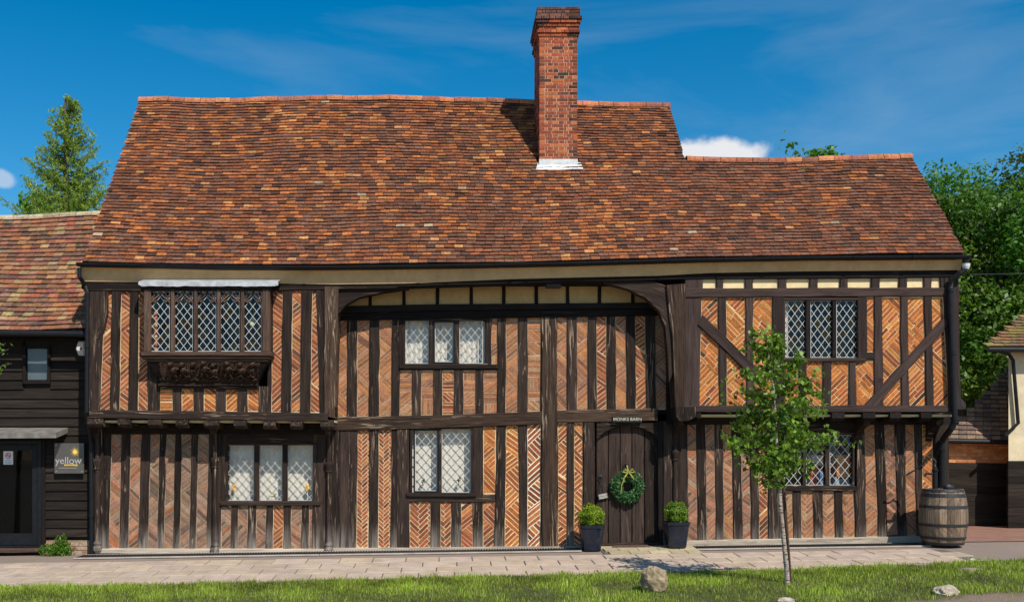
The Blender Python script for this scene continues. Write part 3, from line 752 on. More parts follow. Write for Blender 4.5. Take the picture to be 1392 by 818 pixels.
# ===== right corner of the recess and ground floor right
timber('post', [(894, 572), (894, 744)], [(901.5, 572), (901.5, 744)], 0, 'timber_black', .03)
timber('post', [(901, 572), (901, 745)], [(914, 572), (914, 745)], 0, 'timber_foot', .05)
K4 = 3.272
ybr = lambda x: interp(x, [(900, 734.5), (1010, 733), (1180, 728.5), (1290, 726)])
bay(zz([(48, 60), (112, 116), (150, 160), (192, 198), (232, 241), (268, 275), (308, 320), (350, 357), (388, 397), (426, 432), (466, 472), (520, 525)], 900, K4), lambda x: 572, ybr, 0, 'timber_foot', 'worn', proud=.02, tones=['worn', 'worn', 'soft', 'worn', 'red'], hmin=.3, hmax=.6)
bay(zz([(500, 502), (545, 548), (580, 584), (617, 620), (672, 676), (712, 714), (766, 770), (800, 805), (852, 860), (868, 866)], 900, K4), lambda x: 667.5, ybr, 0, 'timber_foot', 'soft', 'her', proud=.02, over=3)
bay(zz([(862, 866), (900, 908), (944, 962), (985, 1000), (1035, 1050), (1082, 1084)], 900, K4), lambda x: 572, ybr, 0, 'timber_foot', 'worn', proud=.02, tones=['soft', 'worn'], hmin=.3, hmax=.6)
K5 = 3.0517
bay(zz([(90, 104), (126, 140), (170, 186), (207, 222), (250, 264), (286, 286), (330, 330), (346, 346)], 1160, K5), lambda x: 572, ybr, 0, 'timber_foot', 'worn', proud=.02, tones=['worn', 'soft', 'orange'], hmin=.3, hmax=.6)
timber('post', [(1269, 568), (1269, 735)], [(1288, 568), (1288, 735)], 0, 'timber_foot', .05, .2, label='corner post at the right end')
timber('rail', [(1050, 575), (1165, 573)], [(1050, 588), (1165, 586)], 0, 'timber', .025)
# ===== right wing first floor
yr_t = lambda x: 404.5; yr_b = lambda x: interp(x, [(930, 552), (1290, 551.5)])
bay(zz([(98, 98), (176, 163), (249, 255), (284, 288), (369, 376), (402, 409), (488, 492), (500, 500)], 900, K4), yr_t, yr_b, JY, 'timber_wing', 'orange', proud=.03, hmin=.4, hmax=.8, ang=(42, 47))
timber('post', [(1050, 404), (1050, 552)], [(1064.5, 404), (1064.5, 552)], JY, 'timber_wing', .035)
panel([(zx(908, 900, K4), 404), (zx(944, 900, K4), 404), (zx(944, 900, K4), 478), (zx(910, 900, K4), 478)], JY, 'zig', 'orange', ang=(42, 47))
timber('post', [(1164.5, 404), (1165, 490)], [(1177.5, 404), (1178, 490)], JY, 'timber_wing', .035)
timber('rail', [(1176, 479), (1190, 479)], [(1176, 489), (1190, 489)], JY, 'timber_wing', .03)
bay(zz([(535, 535), (548, 548), (608, 608), (640, 640), (713, 713), (750, 751), (828, 830), (860, 862), (947, 949), (955, 957)], 900, K4), lambda x: 491, yr_b, JY, 'timber_wing', 'orange', proud=.03, over=3, ang=(42, 47), hmin=.4, hmax=.8)
bay([(1188.5, 1189), (1198, 1200), (1223, 1225), (1233, 1235), (1255.5, 1258.5), (1265.5, 1268.5), (1281.5, 1290)], yr_t, yr_b, JY, 'timber_wing', 'orange', proud=.03, ang=(42, 47), hmin=.4, hmax=.8)
timber('stud', [(1188, 398), (1188.5, 556)], [(1198, 398), (1200, 556)], JY, 'timber_wing', .032)
timber('post', [(1281.5, 378), (1289.5, 556)], [(1301.5, 378), (1305, 556)], JY, 'timber_wing', .04, .3)
timber('brace', [(955, 428), (1036, 508)], [(948, 441), (1027, 518)], JY, 'timber_wing', .052, label='diagonal brace behind the young tree')
timber('brace', [(1281, 432), (1174, 551)], [(1287, 442), (1188, 553)], JY, 'timber_wing', .052, label='long diagonal brace at the right end')
timber('rail', [(931, 392.5), (1296, 391)], [(931, 405), (1296, 402.5)], JY, 'timber_wing', .045)
timber('bressumer', [(929, 551), (1296, 551)], [(929, 560), (1296, 560)], JY, 'timber_wing', .06, .14)
# cream lights above the rail
cl = [(955, 973), (982.5, 1012.5), (1023, 1057.5), (1069, 1100), (1111, 1141), (1151.5, 1184), (1195, 1221.5), (1232, 1255.5), (1265.5, 1277)]
mbx = None
for i, (a, b) in enumerate(cl):
    mb = MB(); mb.prism([P2(p, JY) for p in ((a - 3, 374), (b + 3, 374), (b + 3, 394), (a - 3, 394))], JY + .012, JY + .08, (.80, .62, .34), back=True)
    obj('plaster_panel', mb, M['plaster'], house)
    a2 = cl[i - 1][1] if i else 931
    timber('stud', [(a2, 374), (a2, 394)], [(a, 374), (a, 394)], JY, 'timber_wing', .03)
timber('stud', [(1277, 374), (1279, 394)], [(1298, 374), (1300, 394)], JY, 'timber_wing', .03)
for a in (762, 936, 1046, 1076, 1131, 1173):
    joist(a if a > 900 else 931, (a if a > 900 else 931) + 17, 560.5, 572, mat='timber_black')
for a in (1210, 1252):
    joist(a, a + 15, 560.5, 572, mat='timber_black')
plate('soffit', PX(931, JY), PX(1296, JY), JY + .02, .03, PZ(566, JY), PZ(563, JY), 'plaster', 'yellow plaster under the right jetty')
plate('beam', PX(931, 0), PX(1290, 0), -.05, .1, PZ(577, 0), PZ(563, 0), 'timber_black')
plate('beam', PX(125, 0), PX(455, 0), -.045, .1, PZ(590, 0), PZ(572, 0), 'timber_black')
# ===== eaves: wall plate, plaster cove, gutter
xs_e = [112, 200, 300, 400, 455, 510, 560, 620, 700, 780, 840, 900, 960, 1030, 1100, 1200, 1300]
pt = [(112, 381.5), (300, 383), (455, 385.5), (560, 384), (700, 378), (780, 376), (900, 373.5), (960, 370), (1100, 367.5), (1300, 366)]
pb = [(112, 393), (455, 395), (510, 392.5), (560, 390), (700, 385.5), (780, 383.5), (900, 381), (960, 380), (1100, 379), (1300, 377)]
timber('wall_plate', [(x, interp(x, pt)) for x in xs_e], [(x, interp(x, pb)) for x in xs_e], JY, 'timber_black', .045, .2)
timber('moulding', [(115, interp(115, pb) - .5), (300, 392), (540, 389)], [(115, 396.5), (300, 397), (540, 392.5)], JY, 'timber', .045, .1)
GU = [(105, 361), (112, 361), (300, 365), (450, 365.5), (600, 363.5), (780, 360), (930, 355.5), (1100, 352.5), (1318, 351)]
GYC = -0.645
mb = MB(); cvx = lin(112, 1303, 50)
vs = []
for x in cvx:
    X = PX(x, JY)
    for (yy, pyy) in ((GYC + .05, interp(x, GU) - 2), (GYC + .1, interp(x, GU) + 6), (JY - .06, interp(x, pt) + 1), (JY + .1, interp(x, pt) + 3), (JY + .1, interp(x, GU) - 12)):
        vs.append((X, yy, PZ(pyy, yy)))
fs = [(i * 5 + k, i * 5 + (k + 1) % 5, (i + 1) * 5 + (k + 1) % 5, (i + 1) * 5 + k) for i in range(len(cvx) - 1) for k in range(5)] + [(0, 4, 3, 2, 1), tuple((len(cvx) - 1) * 5 + k for k in range(5))]
mb.add(vs, fs, (.55, .36, .175)); obj('cove', mb, M['plaster'], house, 'cream plaster cove under the gutter')
mb = MB(); gx = lin(105, 1318, 60); sec = [(math.cos(a), math.sin(a)) for a in [rad(180 + 180 * k / 8) for k in range(9)]]
vs = []
for x in gx:
    X = PX(x, GYC); zc = PZ(interp(x, GU) - 3.5, GYC)
    for c, s in sec: vs.append((X, GYC + c * .058, zc + s * .058))
    for c, s in reversed(sec): vs.append((X, GYC + c * .052, zc + s * .052))
n = 18
fs = [(i * n + k, i * n + (k + 1) % n, (i + 1) * n + (k + 1) % n, (i + 1) * n + k) for i in range(len(gx) - 1) for k in range(n)]
fs += [tuple(range(n)), tuple((len(gx) - 1) * n + k for k in range(n))[::-1]]
mb.add(vs, fs); gut = obj('gutter', mb, M['black'], house)
for x in (112, 265, 420, 576, 615, 702, 724, 800, 905, 985, 1048, 1160, 1240):
    mb = MB(); X = PX(x, GYC); zc = PZ(interp(x, GU) - 3.5, GYC)
    for k in range(8):
        c, s = sec[k]; c2, s2 = sec[k + 1]
        mb.add([(X - .018, GYC + c * .058, zc + s * .058), (X + .018, GYC + c * .058, zc + s * .058), (X + .018, GYC + c2 * .058, zc + s2 * .058), (X - .018, GYC + c2 * .058, zc + s2 * .058),
                (X - .018, GYC + c * .068, zc + s * .068), (X + .018, GYC + c * .068, zc + s * .068), (X + .018, GYC + c2 * .068, zc + s2 * .068), (X - .018, GYC + c2 * .068, zc + s2 * .068)],
               [(4, 5, 6, 7), (0, 1, 5, 4), (3, 7, 6, 2), (1, 2, 6, 5), (0, 4, 7, 3)])
    obj('gutter_bracket', mb, M['black'], gut)
# fascia between tiles and gutter
timber('fascia', [(x, interp(x, GU) - 9) for x in xs_e], [(x, interp(x, GU) + 2) for x in xs_e], GYC + .065, 'timber_black', .006, .03)
# ===== arch braces of the recess, in the jetty plane
timber('arch_brace', [(459, 392), (459, 392), (470, 390), (490, 389.5), (520, 389), (556, 388)],
       [(453, 452), (458, 430), (470, 415), (488, 405), (520, 398), (556, 393)], JY + .02, 'timber', .02, .12, label='curved arch brace at the left of the recess', wob=.002)
timber('arch_brace', [(820, 381), (860, 381), (890, 383), (904, 388), (914, 400), (916, 440), (917, 500)],
       [(820, 385), (852, 393), (878, 406), (896, 424), (904, 446), (907, 480), (909, 520)], JY + .02, 'timber', .02, .12, label='curved arch brace at the right of the recess', wob=.002)
timber('post', [(905, 388), (908, 420), (913, 460), (917, 556)], [(931, 386), (931, 420), (931, 460), (931, 556)], JY, 'timber_worn', .045, .3, label='curved jetty post with a long pale split')
timber('bracket', [(917, 553), (917, 566), (921, 572)], [(945, 553), (945, 566), (935, 572)], JY, 'timber', .07, .4, label='carved post head under the jetty post')
timber('stud', [(907, 428), (907, 576)], [(917, 428), (917, 576)], -.1, 'timber_black', .02, .12)
plate('cheek', PX(455, JY) - .02, PX(455, JY) + .005, JY + .03, .02, PZ(566), PZ(392), 'timber_black', 'side of the left jetty facing the recess')
plate('cheek', PX(931, JY) - .04, PX(931, JY) + .02, JY + .03, .02, PZ(566), PZ(385), 'timber_black', 'side of the right jetty facing the recess')
mb = MB(); mb.box(PX(700) + .35, PX(700) + .5, -.2, -.05, PZ(391, -.15), PZ(384, -.15)); 
mb = MB(); mb.cbox(PX(742, -.3), PX(762, -.3), -.38, -.24, PZ(391.5, -.3), PZ(383, -.3)); obj('lamp_box', mb, M['iron'], house, 'small black box under the wall plate')
# ===== sill beams and plinth
def base_sill(x0, x1, yt0, yt1, h, lab=None, mat='sill', pr=.07):
    timber('sill_beam', [(x0, yt0), (x1, yt1)], [(x0, yt0 + h), (x1, yt1 + h)], 0, mat, pr, .15, lab, wob=.006)
base_sill(131, 444, 744.5, 745, 7, 'pale cream sill beam at the left')
base_sill(444, 556, 744, 743.5, 7); base_sill(556, 790, 743.5, 741, 7)
base_sill(928, 1288, 734, 727, 9, 'grey weathered sill beam at the right')
for x0, x1, y0, y1 in ((125, 815, 751, 749), (890, 1290, 742, 735)):
    n_ = int((x1 - x0) / 17); 
    pl = MB(); pl.prism([P2(p) for p in ((x0, y0 - 1), (x1, y1 - 1), (x1, y1 + 9), (x0, y0 + 9))], -.035, .1, (.30, .24, .18)); po = obj('plinth', pl, M['mortar'], house)
# shell of the house: rear and side walls, inner dark rooms, floor
XL, XR = PX(118, JY), PX(1303, JY)
YB = 5.3
def wall_box(name, x0, x1, y0, y1, z0, z1, mat, label=None):
    mb = MB(); mb.box(x0, x1, y0, y1, z0, z1, (.62, .5, .3)); return obj(name, mb, M[mat], house, label)
wall_box('rear_wall', XL, XR, YB - .15, YB, -.2, 4.7, 'plaster')
wall_box('side_wall', XL + .02, XL + .15, .13, YB - .152, -.3, 4.6, 'plaster', 'left side wall behind the neighbouring barn')
wall_box('side_wall', XR - .13, XR - .02, .13, YB - .152, -.2, 4.6, 'plaster', 'right side wall of cream plaster')
wall_box('side_wall', XR - .10, XR - .021, JY + .3, .128, 2.3, 4.6, 'plaster', 'jettied part of the right side wall')
wall_box('side_wall', XL + .03, XL + .1, JY + .13, .128, 2.3, 4.6, 'plaster', 'jettied part of the left side wall')
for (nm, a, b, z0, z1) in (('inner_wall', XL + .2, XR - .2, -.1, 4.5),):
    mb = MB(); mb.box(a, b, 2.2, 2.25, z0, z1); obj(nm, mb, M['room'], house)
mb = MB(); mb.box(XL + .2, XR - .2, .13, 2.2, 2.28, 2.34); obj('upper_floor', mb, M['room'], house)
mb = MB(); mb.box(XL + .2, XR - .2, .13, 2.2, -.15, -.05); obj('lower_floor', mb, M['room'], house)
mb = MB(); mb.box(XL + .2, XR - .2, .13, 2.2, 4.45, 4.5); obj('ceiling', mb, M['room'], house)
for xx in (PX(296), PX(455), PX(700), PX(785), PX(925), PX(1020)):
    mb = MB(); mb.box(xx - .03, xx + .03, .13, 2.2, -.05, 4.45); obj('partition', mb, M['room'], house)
# top of the recess: boards closing between wall plate and recess wall
mb = MB(); mb.box(PX(455), PX(925), JY + .2, .1, PZ(383, JY), PZ(381, JY) + .05); obj('recess_ceiling', mb, M['timber_black'], house)
# right side framing
for y in (0.2, 1.2, 2.2, 3.2, 4.2, 5.1):
    mb = MB(); mb.box(XR - .03, XR - .005, y - .07, y + .07, -.1, 4.55, axis=2); obj('stud', mb, M['timber_wing'], house)

# ------------------------------------------------------------------ windows
def came_lattice(poly, Y, name='lattice', parent=None, w_=10.4, h_=13.2, t=.0078, edge=True, ox=0, oz=0):
    """diamond lead cames clipped to a convex polygon (world x,z)"""
    s = (CAMD + Y) / FPX; w_ *= s; h_ *= s
    x0, x1 = min(p[0] for p in poly), max(p[0] for p in poly); z0, z1 = min(p[1] for p in poly), max(p[1] for p in poly)
    mb = MB(); poly = ccw(poly)
    sl = h_ / w_; nlen = math.hypot(w_, h_)
    for sg in (1, -1):
        k0 = int(-(z1 - z0) / h_ - (x1 - x0) / w_) - 2; k1 = -k0 + 2
        for k in range(k0, k1):
            zc = (z0 + z1) / 2 + oz + (k + .5) * h_
            xc = (x0 + x1) / 2 + ox
            d = (w_ / nlen, sg * h_ / nlen); nrm = (-d[1] * t / 2, d[0] * t / 2)
            a = (xc - d[0] * 3, zc - d[1] * 3); b = (xc + d[0] * 3, zc + d[1] * 3)
            q = [(a[0] + nrm[0], a[1] + nrm[1]), (a[0] - nrm[0], a[1] - nrm[1]), (b[0] - nrm[0], b[1] - nrm[1]), (b[0] + nrm[0], b[1] + nrm[1])]
            q = clip_poly(ccw(q), poly)
            if len(q) > 2 and abs(area(q)) > 1e-5: mb.prism(q, Y - .005 - (.001 if sg > 0 else 0), Y + .004, bev=.001)
    if edge:
        n = len(poly)
        for i in range(n):
            a, b = poly[i], poly[(i + 1) % n]; l = math.dist(a, b)
            if l < .01: continue
            nx, nz = -(b[1] - a[1]) / l * .010, (b[0] - a[0]) / l * .010
            mb.prism([a, b, (b[0] + nx, b[1] + nz), (a[0] + nx, a[1] + nz)], Y - .007 - .0003 * i, Y + .004)
    return obj(name, mb, M['came'], parent)
def light(poly_px, Y, win, **kw):
    poly = ccw([P2(p, Y) for p in poly_px])
    w_, h_ = kw.get('w_', 10.4) * (CAMD + Y) / FPX, kw.get('h_', 13.2) * (CAMD + Y) / FPX
    xc, zc = (min(p[0] for p in poly) + max(p[0] for p in poly)) / 2, (min(p[1] for p in poly) + max(p[1] for p in poly)) / 2
    part_ = MB(); nn = int((max(p[1] for p in poly) - min(p[1] for p in poly)) / h_) + 4
    for a in range(-nn, nn + 1):
        for b in range(-nn, nn + 1):
            x, z = xc + (b - a) * w_ / 2, zc + (a + b) * h_ / 2
            q = clip_poly([(x + w_ / 2, z), (x, z + h_ / 2), (x - w_ / 2, z), (x, z - h_ / 2)], poly)
            if not q or abs(area(q)) < 1e-4: continue
            full = abs(area(q)) > .49 * w_ * h_ * .98; m_ = MB() if full else part_
            n0 = len(m_.v); m_.prism(q, Y + .002, Y + .005, back=True); ta, tb = rng.gauss(0, .035), rng.gauss(0, .035)
            for i in range(n0, len(m_.v)): v = m_.v[i]; m_.v[i] = (v[0], v[1] + ta * (v[0] - x) + tb * (v[2] - z), v[2])
            if full: obj('pane', m_, M['glass'], win)
    if part_.v: obj('pane', part_, M['glass'], win, kind='stuff')
    came_lattice(poly, Y, parent=win, **kw)
def frame_rect(win, x0, y0, x1, y1, Y, wd, mat, dep=.07, pr=.0, nm='frame'):
    """frame as four ribbons joined"""
    mb = MB()
    X0, X1, Z0, Z1 = PX(x0, Y), PX(x1, Y), PZ(y1, Y), PZ(y0, Y); a = wd
    mb.cbox(X0, X0 + a, Y - pr, Y + dep, Z0, Z1, .005, axis=2); mb.cbox(X1 - a, X1, Y - pr, Y + dep, Z0, Z1, .005, axis=2)
    mb.cbox(X0 + a, X1 - a, Y - pr + .002, Y + dep, Z1 - a, Z1, .005, axis=0); mb.cbox(X0 + a, X1 - a, Y - pr + .002, Y + dep, Z0, Z0 + a, .005, axis=0)
    return obj(nm, mb, M[mat], win)
def window(x0, y0, x1, y1, lights, Y, label, mat='timber', mull='timber', wd=.035, sill=None, opening=None, gy=.035, **kw):
    mb = MB(); X0, X1, Z0, Z1 = PX(x0, Y), PX(x1, Y), PZ(y1, Y), PZ(y0, Y)
    mb.cbox(X0, X1, Y - .03, Y + .1, Z1 - wd, Z1 + .01, .006, axis=0); mb.cbox(X0, X1, Y - .03, Y + .1, Z0 - .01, Z0 + wd, .006, axis=0)
    mb.cbox(X0, X0 + wd, Y - .028, Y + .1, Z0 + wd, Z1 - wd, .006, axis=2); mb.cbox(X1 - wd, X1, Y - .028, Y + .1, Z0 + wd, Z1 - wd, .006, axis=2)
    win = obj('window', mb, M[mat], house, label)
    for i, (a, b) in enumerate(lights):
        if i:
            p = lights[i - 1][1]; mm = MB(); mm.cbox(PX(p, Y), PX(a, Y), Y - .02, Y + .08, Z0 + wd, Z1 - wd, .008, axis=2); obj('mullion', mm, M[mull], win)
        top = y0 + wd * FPX / (CAMD + Y); bot = y1 - wd * FPX / (CAMD + Y)
        if opening and i in opening:
            frame_rect(win, a, top, b, bot, Y, .028, 'black', .04, .018, 'casement')
            a += 2.3; b -= 2.3; top += 2.3; bot -= 2.3
        light([(a, top), (b, top), (b, bot), (a, bot)], Y + gy, win, **kw)
    if sill:
        sx0, sx1, sy0, sy1, pr = sill; mm = MB()
        mm.cbox(PX(sx0, Y), PX(sx1, Y), Y - pr, Y + .05, PZ(sy1, Y), PZ(sy0, Y), .008, axis=0); obj('sill', mm, M['timber'], win)
    return win
K = K1
window(301, 602, 432, 683, [(309, 345.5), (352.5, 384), (391, 427)], 0, 'three light leaded window under the left jetty', sill=(300, 436, 681, 686.5, .06), w_=11.7, h_=13.2)
window(548, 433, 663, 497, [(551.5, 583), (589, 618.5), (624.5, 656.5)], 0, 'three light leaded window in the recess', sill=(543, 677, 495.5, 501.5, .06), opening=[1], w_=10.4, h_=13)
window(557.5, 580, 643, 672, [(562, 596.5), (600.5, 639.5)], 0, 'two light leaded window beside the middle of the ground floor', sill=(552.5, 647, 669.5, 674.5, .07), opening=[0], w_=12, h_=13.3)
window(1064, 405.5, 1168, 489, [(1065.5, 1095), (1101.5, 1131), (1136.5, 1165)], JY, 'three light leaded window of the right wing', mat='timber_wing', mull='timber_black', sill=(1066, 1175, 487.5, 491.5, .05), w_=10.2, h_=14, gy=.03)
window(1063, 588, 1161, 662, [(1066, 1091), (1095.5, 1121.5), (1127.5, 1158)], 0, 'three light leaded window behind the young tree', sill=(1059, 1163, 660.5, 667, .05), w_=11.5, h_=14)
timber('lintel', [(546, 428), (665, 428)], [(546, 434.5), (665, 434)], 0, 'timber', .035)
timber('post', [(543, 430), (543, 500)], [(549.5, 430), (549.5, 500)], 0, 'timber', .03)
timber('post', [(662, 430), (662, 500)], [(668, 430), (668, 500)], 0, 'timber', .03)
timber('lintel', [(556, 575), (645, 573)], [(556, 581), (645, 581)], 0, 'timber', .035)

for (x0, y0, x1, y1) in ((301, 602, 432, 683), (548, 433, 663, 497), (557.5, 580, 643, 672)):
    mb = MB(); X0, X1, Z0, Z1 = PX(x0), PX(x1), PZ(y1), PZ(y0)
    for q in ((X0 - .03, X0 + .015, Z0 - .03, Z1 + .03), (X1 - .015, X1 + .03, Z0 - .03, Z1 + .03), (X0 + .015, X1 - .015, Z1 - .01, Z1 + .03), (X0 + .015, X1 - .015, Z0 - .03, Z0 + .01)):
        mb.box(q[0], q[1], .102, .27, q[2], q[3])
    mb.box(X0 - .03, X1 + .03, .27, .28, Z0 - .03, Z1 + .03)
    obj('blind_shade_box', mb, M['room'], house)  # dark box added round the opening to keep skylight off the blind
# ---- the projecting window on its carved bracket
OY = JY - .30
oriel = thing('oriel_tmp', (PX(285, OY), OY, 3.4), 'x', 'x')
bpy.data.objects.remove(oriel)
def opx(p, Y=OY): return P2(p, Y)
# photograph pixels are read on the window's own plane
mb = MB(); mb.cbox(PX(192, OY), PX(369, OY), OY - .02, JY + .05, PZ(483.5, OY), PZ(478, OY), .01, axis=0)
mb.cbox(PX(194, OY), PX(367, OY), OY + .015, JY + .05, PZ(487.5, OY), PZ(483.7, OY), .01, axis=0)
mb.cbox(PX(198, OY), PX(363, OY), OY + .05, JY + .05, PZ(491, OY), PZ(487.7, OY), .01, axis=0)
ori = obj('oriel_window', mb, M['timber_brown'], house, 'five light projecting window on a carved bracket')
mull_x = [(195.0, 204.5), (231.5, 236.5), (262.8, 267.8), (294.6, 299.4), (326.5, 331.5), (356, 366.5)]
for i, (a, b) in enumerate(mull_x):
    mm = MB(); d_ = .16 if i in (0, 5) else .10
    mm.cbox(PX(a, OY), PX(b, OY), OY, OY + d_, PZ(478.2, OY), PZ(386, OY), .012, axis=2); obj('mullion', mm, M['timber_brown'], ori)
for a, b in ((194.8, 197), (364.5, 366.7)):   # returns
    mm = MB(); mm.box(PX(a, OY), PX(b, OY), OY + .165, JY + .02, PZ(478.2, OY), PZ(386, OY), axis=2); obj('return_board', mm, M['timber_black'], ori)
mm = MB(); mm.cbox(PX(193, OY), PX(368, OY), OY - .01, OY + .12, PZ(394, OY), PZ(387, OY), .01); obj('head', mm, M['timber_black'], ori)
def arc_ogee(x0, x1, yt, ys, yp):
    """half heights in px: springs at ys, peak at yp"""
    xm = (x0 + x1) / 2; L1 = []
    for t in [i / 8 for i in range(9)]:
        # ogee: convex then concave
        x = x0 + (xm - x0) * t
        y = ys + (yp - ys) * (0.75 * math.sin(min(1, t * 1.4) * math.pi / 2) * .62 + .535 * t ** 3.2)
        L1.append((x, y))
    return L1 + [(2 * xm - x, y) for x, y in reversed(L1[:-1])]
for i in range(5):
    a, b = mull_x[i][1], mull_x[i + 1][0]; 
    pts = arc_ogee(a, b, 392, 413, 399); xm = (a + b) / 2
    mm = MB()
    up = [(x, y - 2.6) for x, y in pts]
    ribbon_mb(up, pts, OY + .04, .005, .035, wob=0, ch=.004, mb=mm)
    ribbon_mb([(xm - .8, 393), (xm - .8, 400)], [(xm + .8, 393), (xm + .8, 400)], OY + .045, .004, .03, wob=0, ch=.003, mb=mm)
    for dx in (-8, 8):
        ribbon_mb([(xm + dx - .7, 393), (xm + dx - .7, 403)], [(xm + dx + .7, 393), (xm + dx + .7, 403)], OY + .045, .004, .03, wob=0, ch=.003, mb=mm)
    for sx in (-1, 1):   # cusps
        ribbon_mb([(xm + sx * 11.5, 405.5), (xm + sx * 7.5, 409), (xm + sx * 5, 407)], [(xm + sx * 12.5, 407.5), (xm + sx * 8, 411), (xm + sx * 4, 408.2)], OY + .045, .004, .03, wob=0, ch=.002, mb=mm)
    obj('tracery', mm, M['timber_brown'], ori)
    light([(a + .3, 396), (b - .3, 396), (b - .3, 477.5), (a + .3, 477.5)], OY + .075, ori, w_=10.4, h_=13.4)
# lead roof over it, with a wavy front edge
mb = MB(); n_ = 36; vs = []
for i in range(n_ + 1):
    x = 188 + (378 - 188) * i / n_
    wv = .012 * mnoise.noise(Vector((i * .5, 0, 0)))
    yb_ = 389 + 1.3 * mnoise.noise(Vector((i * .45, 3, 0))) - (2.5 if i == 0 else 0) - (1.5 if i == n_ else 0)
    Yf = OY - .06
    vs += [(PX(x, Yf), Yf + wv, PZ(yb_, Yf)), (PX(x, Yf), Yf + .01 + wv, PZ(382.5, Yf)), (PX(x, Yf), JY - .05, PZ(379.5, Yf) + .05), (PX(x, Yf), JY - .05, PZ(381.5, Yf) + .01), (PX(x, Yf), Yf + .03, PZ(384.5, Yf)), (PX(x, Yf), Yf + .015 + wv, PZ(yb_, Yf))]
fs = [(i * 6 + k, (i + 1) * 6 + k, (i + 1) * 6 + (k + 1) % 6, i * 6 + (k + 1) % 6) for i in range(n_) for k in range(6)]
mb.add(vs, [f[::-1] for f in fs]); obj('lead_roof', mb, M['lead'], ori)
# coved bracket below, with figures carved in relief
def cove_pt(t, px_t, px_b):
    Y = OY + .06 + (JY - .02 - OY - .06) * (t ** 1.3); return Y
cb = MB(); nu, nv = 30, 10; vs = []
for j in range(nv + 1):
    t = j / nv
    x0 = 199 + (219 - 199) * t ** .8; x1 = 363 - (363 - 351) * t ** .8
    Y = OY + .07 + (JY - .04 - OY - .07) * t ** 1.2
    for i in range(nu + 1):
        x = x0 + (x1 - x0) * i / nu
        z = PZ(490.5, OY) + (PZ(523, JY) - PZ(490.5, OY)) * t
        vs.append((PX(x, OY) * (1 - t) + PX(x, JY) * t, Y, z))
fs = [(j * (nu + 1) + i, (j + 1) * (nu + 1) + i, (j + 1) * (nu + 1) + i + 1, j * (nu + 1) + i + 1) for j in range(nv) for i in range(nu)]
cb.add(vs, fs)
k0 = len(vs)
for sd_, xx in ((0, 0), (nu, nu)):   # side cheeks
    ring = [vs[j * (nu + 1) + sd_] for j in range(nv + 1)]; base = [(p[0], JY + .02, p[2]) for p in ring]
    cb.add(ring + base, [(j, j + 1, j + 1 + nv + 1, j + nv + 1) for j in range(nv)])
brk = obj('carved_bracket', cb, M['timber_black'], ori, 'coved bracket with carved figures')  # cove coloured near black to stand for the shade beside the figures
def cpt(px, py, out=0.0):
    t = (py - 490.5) / (523 - 490.5); Y = OY + .07 + (JY - .04 - OY - .07) * max(0, t) ** 1.2
    z = PZ(490.5, OY) + (PZ(523, JY) - PZ(490.5, OY)) * t
    return (PX(px, OY) * (1 - t) + PX(px, JY) * t, Y - out, z)
cv = MB(); r2 = random.Random(4); BUMPS = []     # (x, y, rx, ry, angle, height) in photograph pixels on the bracket
def seg(x0, y0, x1, y1, w_, h_):
    BUMPS.append(((x0 + x1) / 2, (y0 + y1) / 2, math.hypot(x1 - x0, y1 - y0) / 2 + w_ * .5, w_, math.atan2(y1 - y0, x1 - x0), h_))
for (hx, hy, bx, by, ln_) in ((231, 496, 237, 504, 1), (247, 496, 250, 504, 1), (262, 496, 259, 505, -1), (276, 494, 279, 502, 1), (290, 497, 292, 506, -1), (308, 495, 311, 503, 1), (326, 496, 329, 505, -1), (343, 496, 342, 505, -1)):
    BUMPS.append((hx, hy, 3.0, 3.3, 0, .075)); BUMPS.append((hx, hy - 1.6, 3.6, 2.2, .2 * ln_, .065)); BUMPS.append((hx + ln_ * 1.6, hy + .8, 1.2, 1.0, 0, .085))
    BUMPS.append((bx, by, 5.2, 4.6, .5 * ln_, .062))
    for q in range(3): seg(bx - 3 + q * 2.5, by - 4, bx - 2 + q * 3, by + 5, .55, .072)
    seg(bx, by - 2.5, bx + ln_ * r2.uniform(8, 13), by + r2.uniform(-2, 3), 1.3, .07)
    seg(bx, by - 1, bx + ln_ * r2.uniform(5, 9), by + r2.uniform(2, 6), 1.2, .062)
    seg(bx - 2, by + 4, bx - ln_ * 3 + r2.uniform(-2, 2), 514, 1.9, .058); seg(bx + 2, by + 4, bx + ln_ * 6, 514, 1.8, .055)
for x, dx in ((255, 2), (302, -1), (218, 3), (317, 1), (352, -2), (268, -3)): seg(x, 492, x + dx, 513, .9, .055)
for k in range(44): BUMPS.append((220 + k * 3.05 + r2.uniform(-1, 1), 516.5 + r2.uniform(-2, 1.5), r2.uniform(1.2, 3), r2.uniform(.8, 1.5), r2.uniform(-.8, .8), r2.uniform(.035, .06)))
for k in range(46): BUMPS.append((r2.uniform(208, 358), r2.uniform(491, 511), r2.uniform(1, 2.6), r2.uniform(.7, 1.5), r2.uniform(-1.5, 1.5), r2.uniform(.02, .042)))
GU_, GV_ = 230, 56; vs = []
bA = np.array(BUMPS); bA[:, 5] *= 1.7
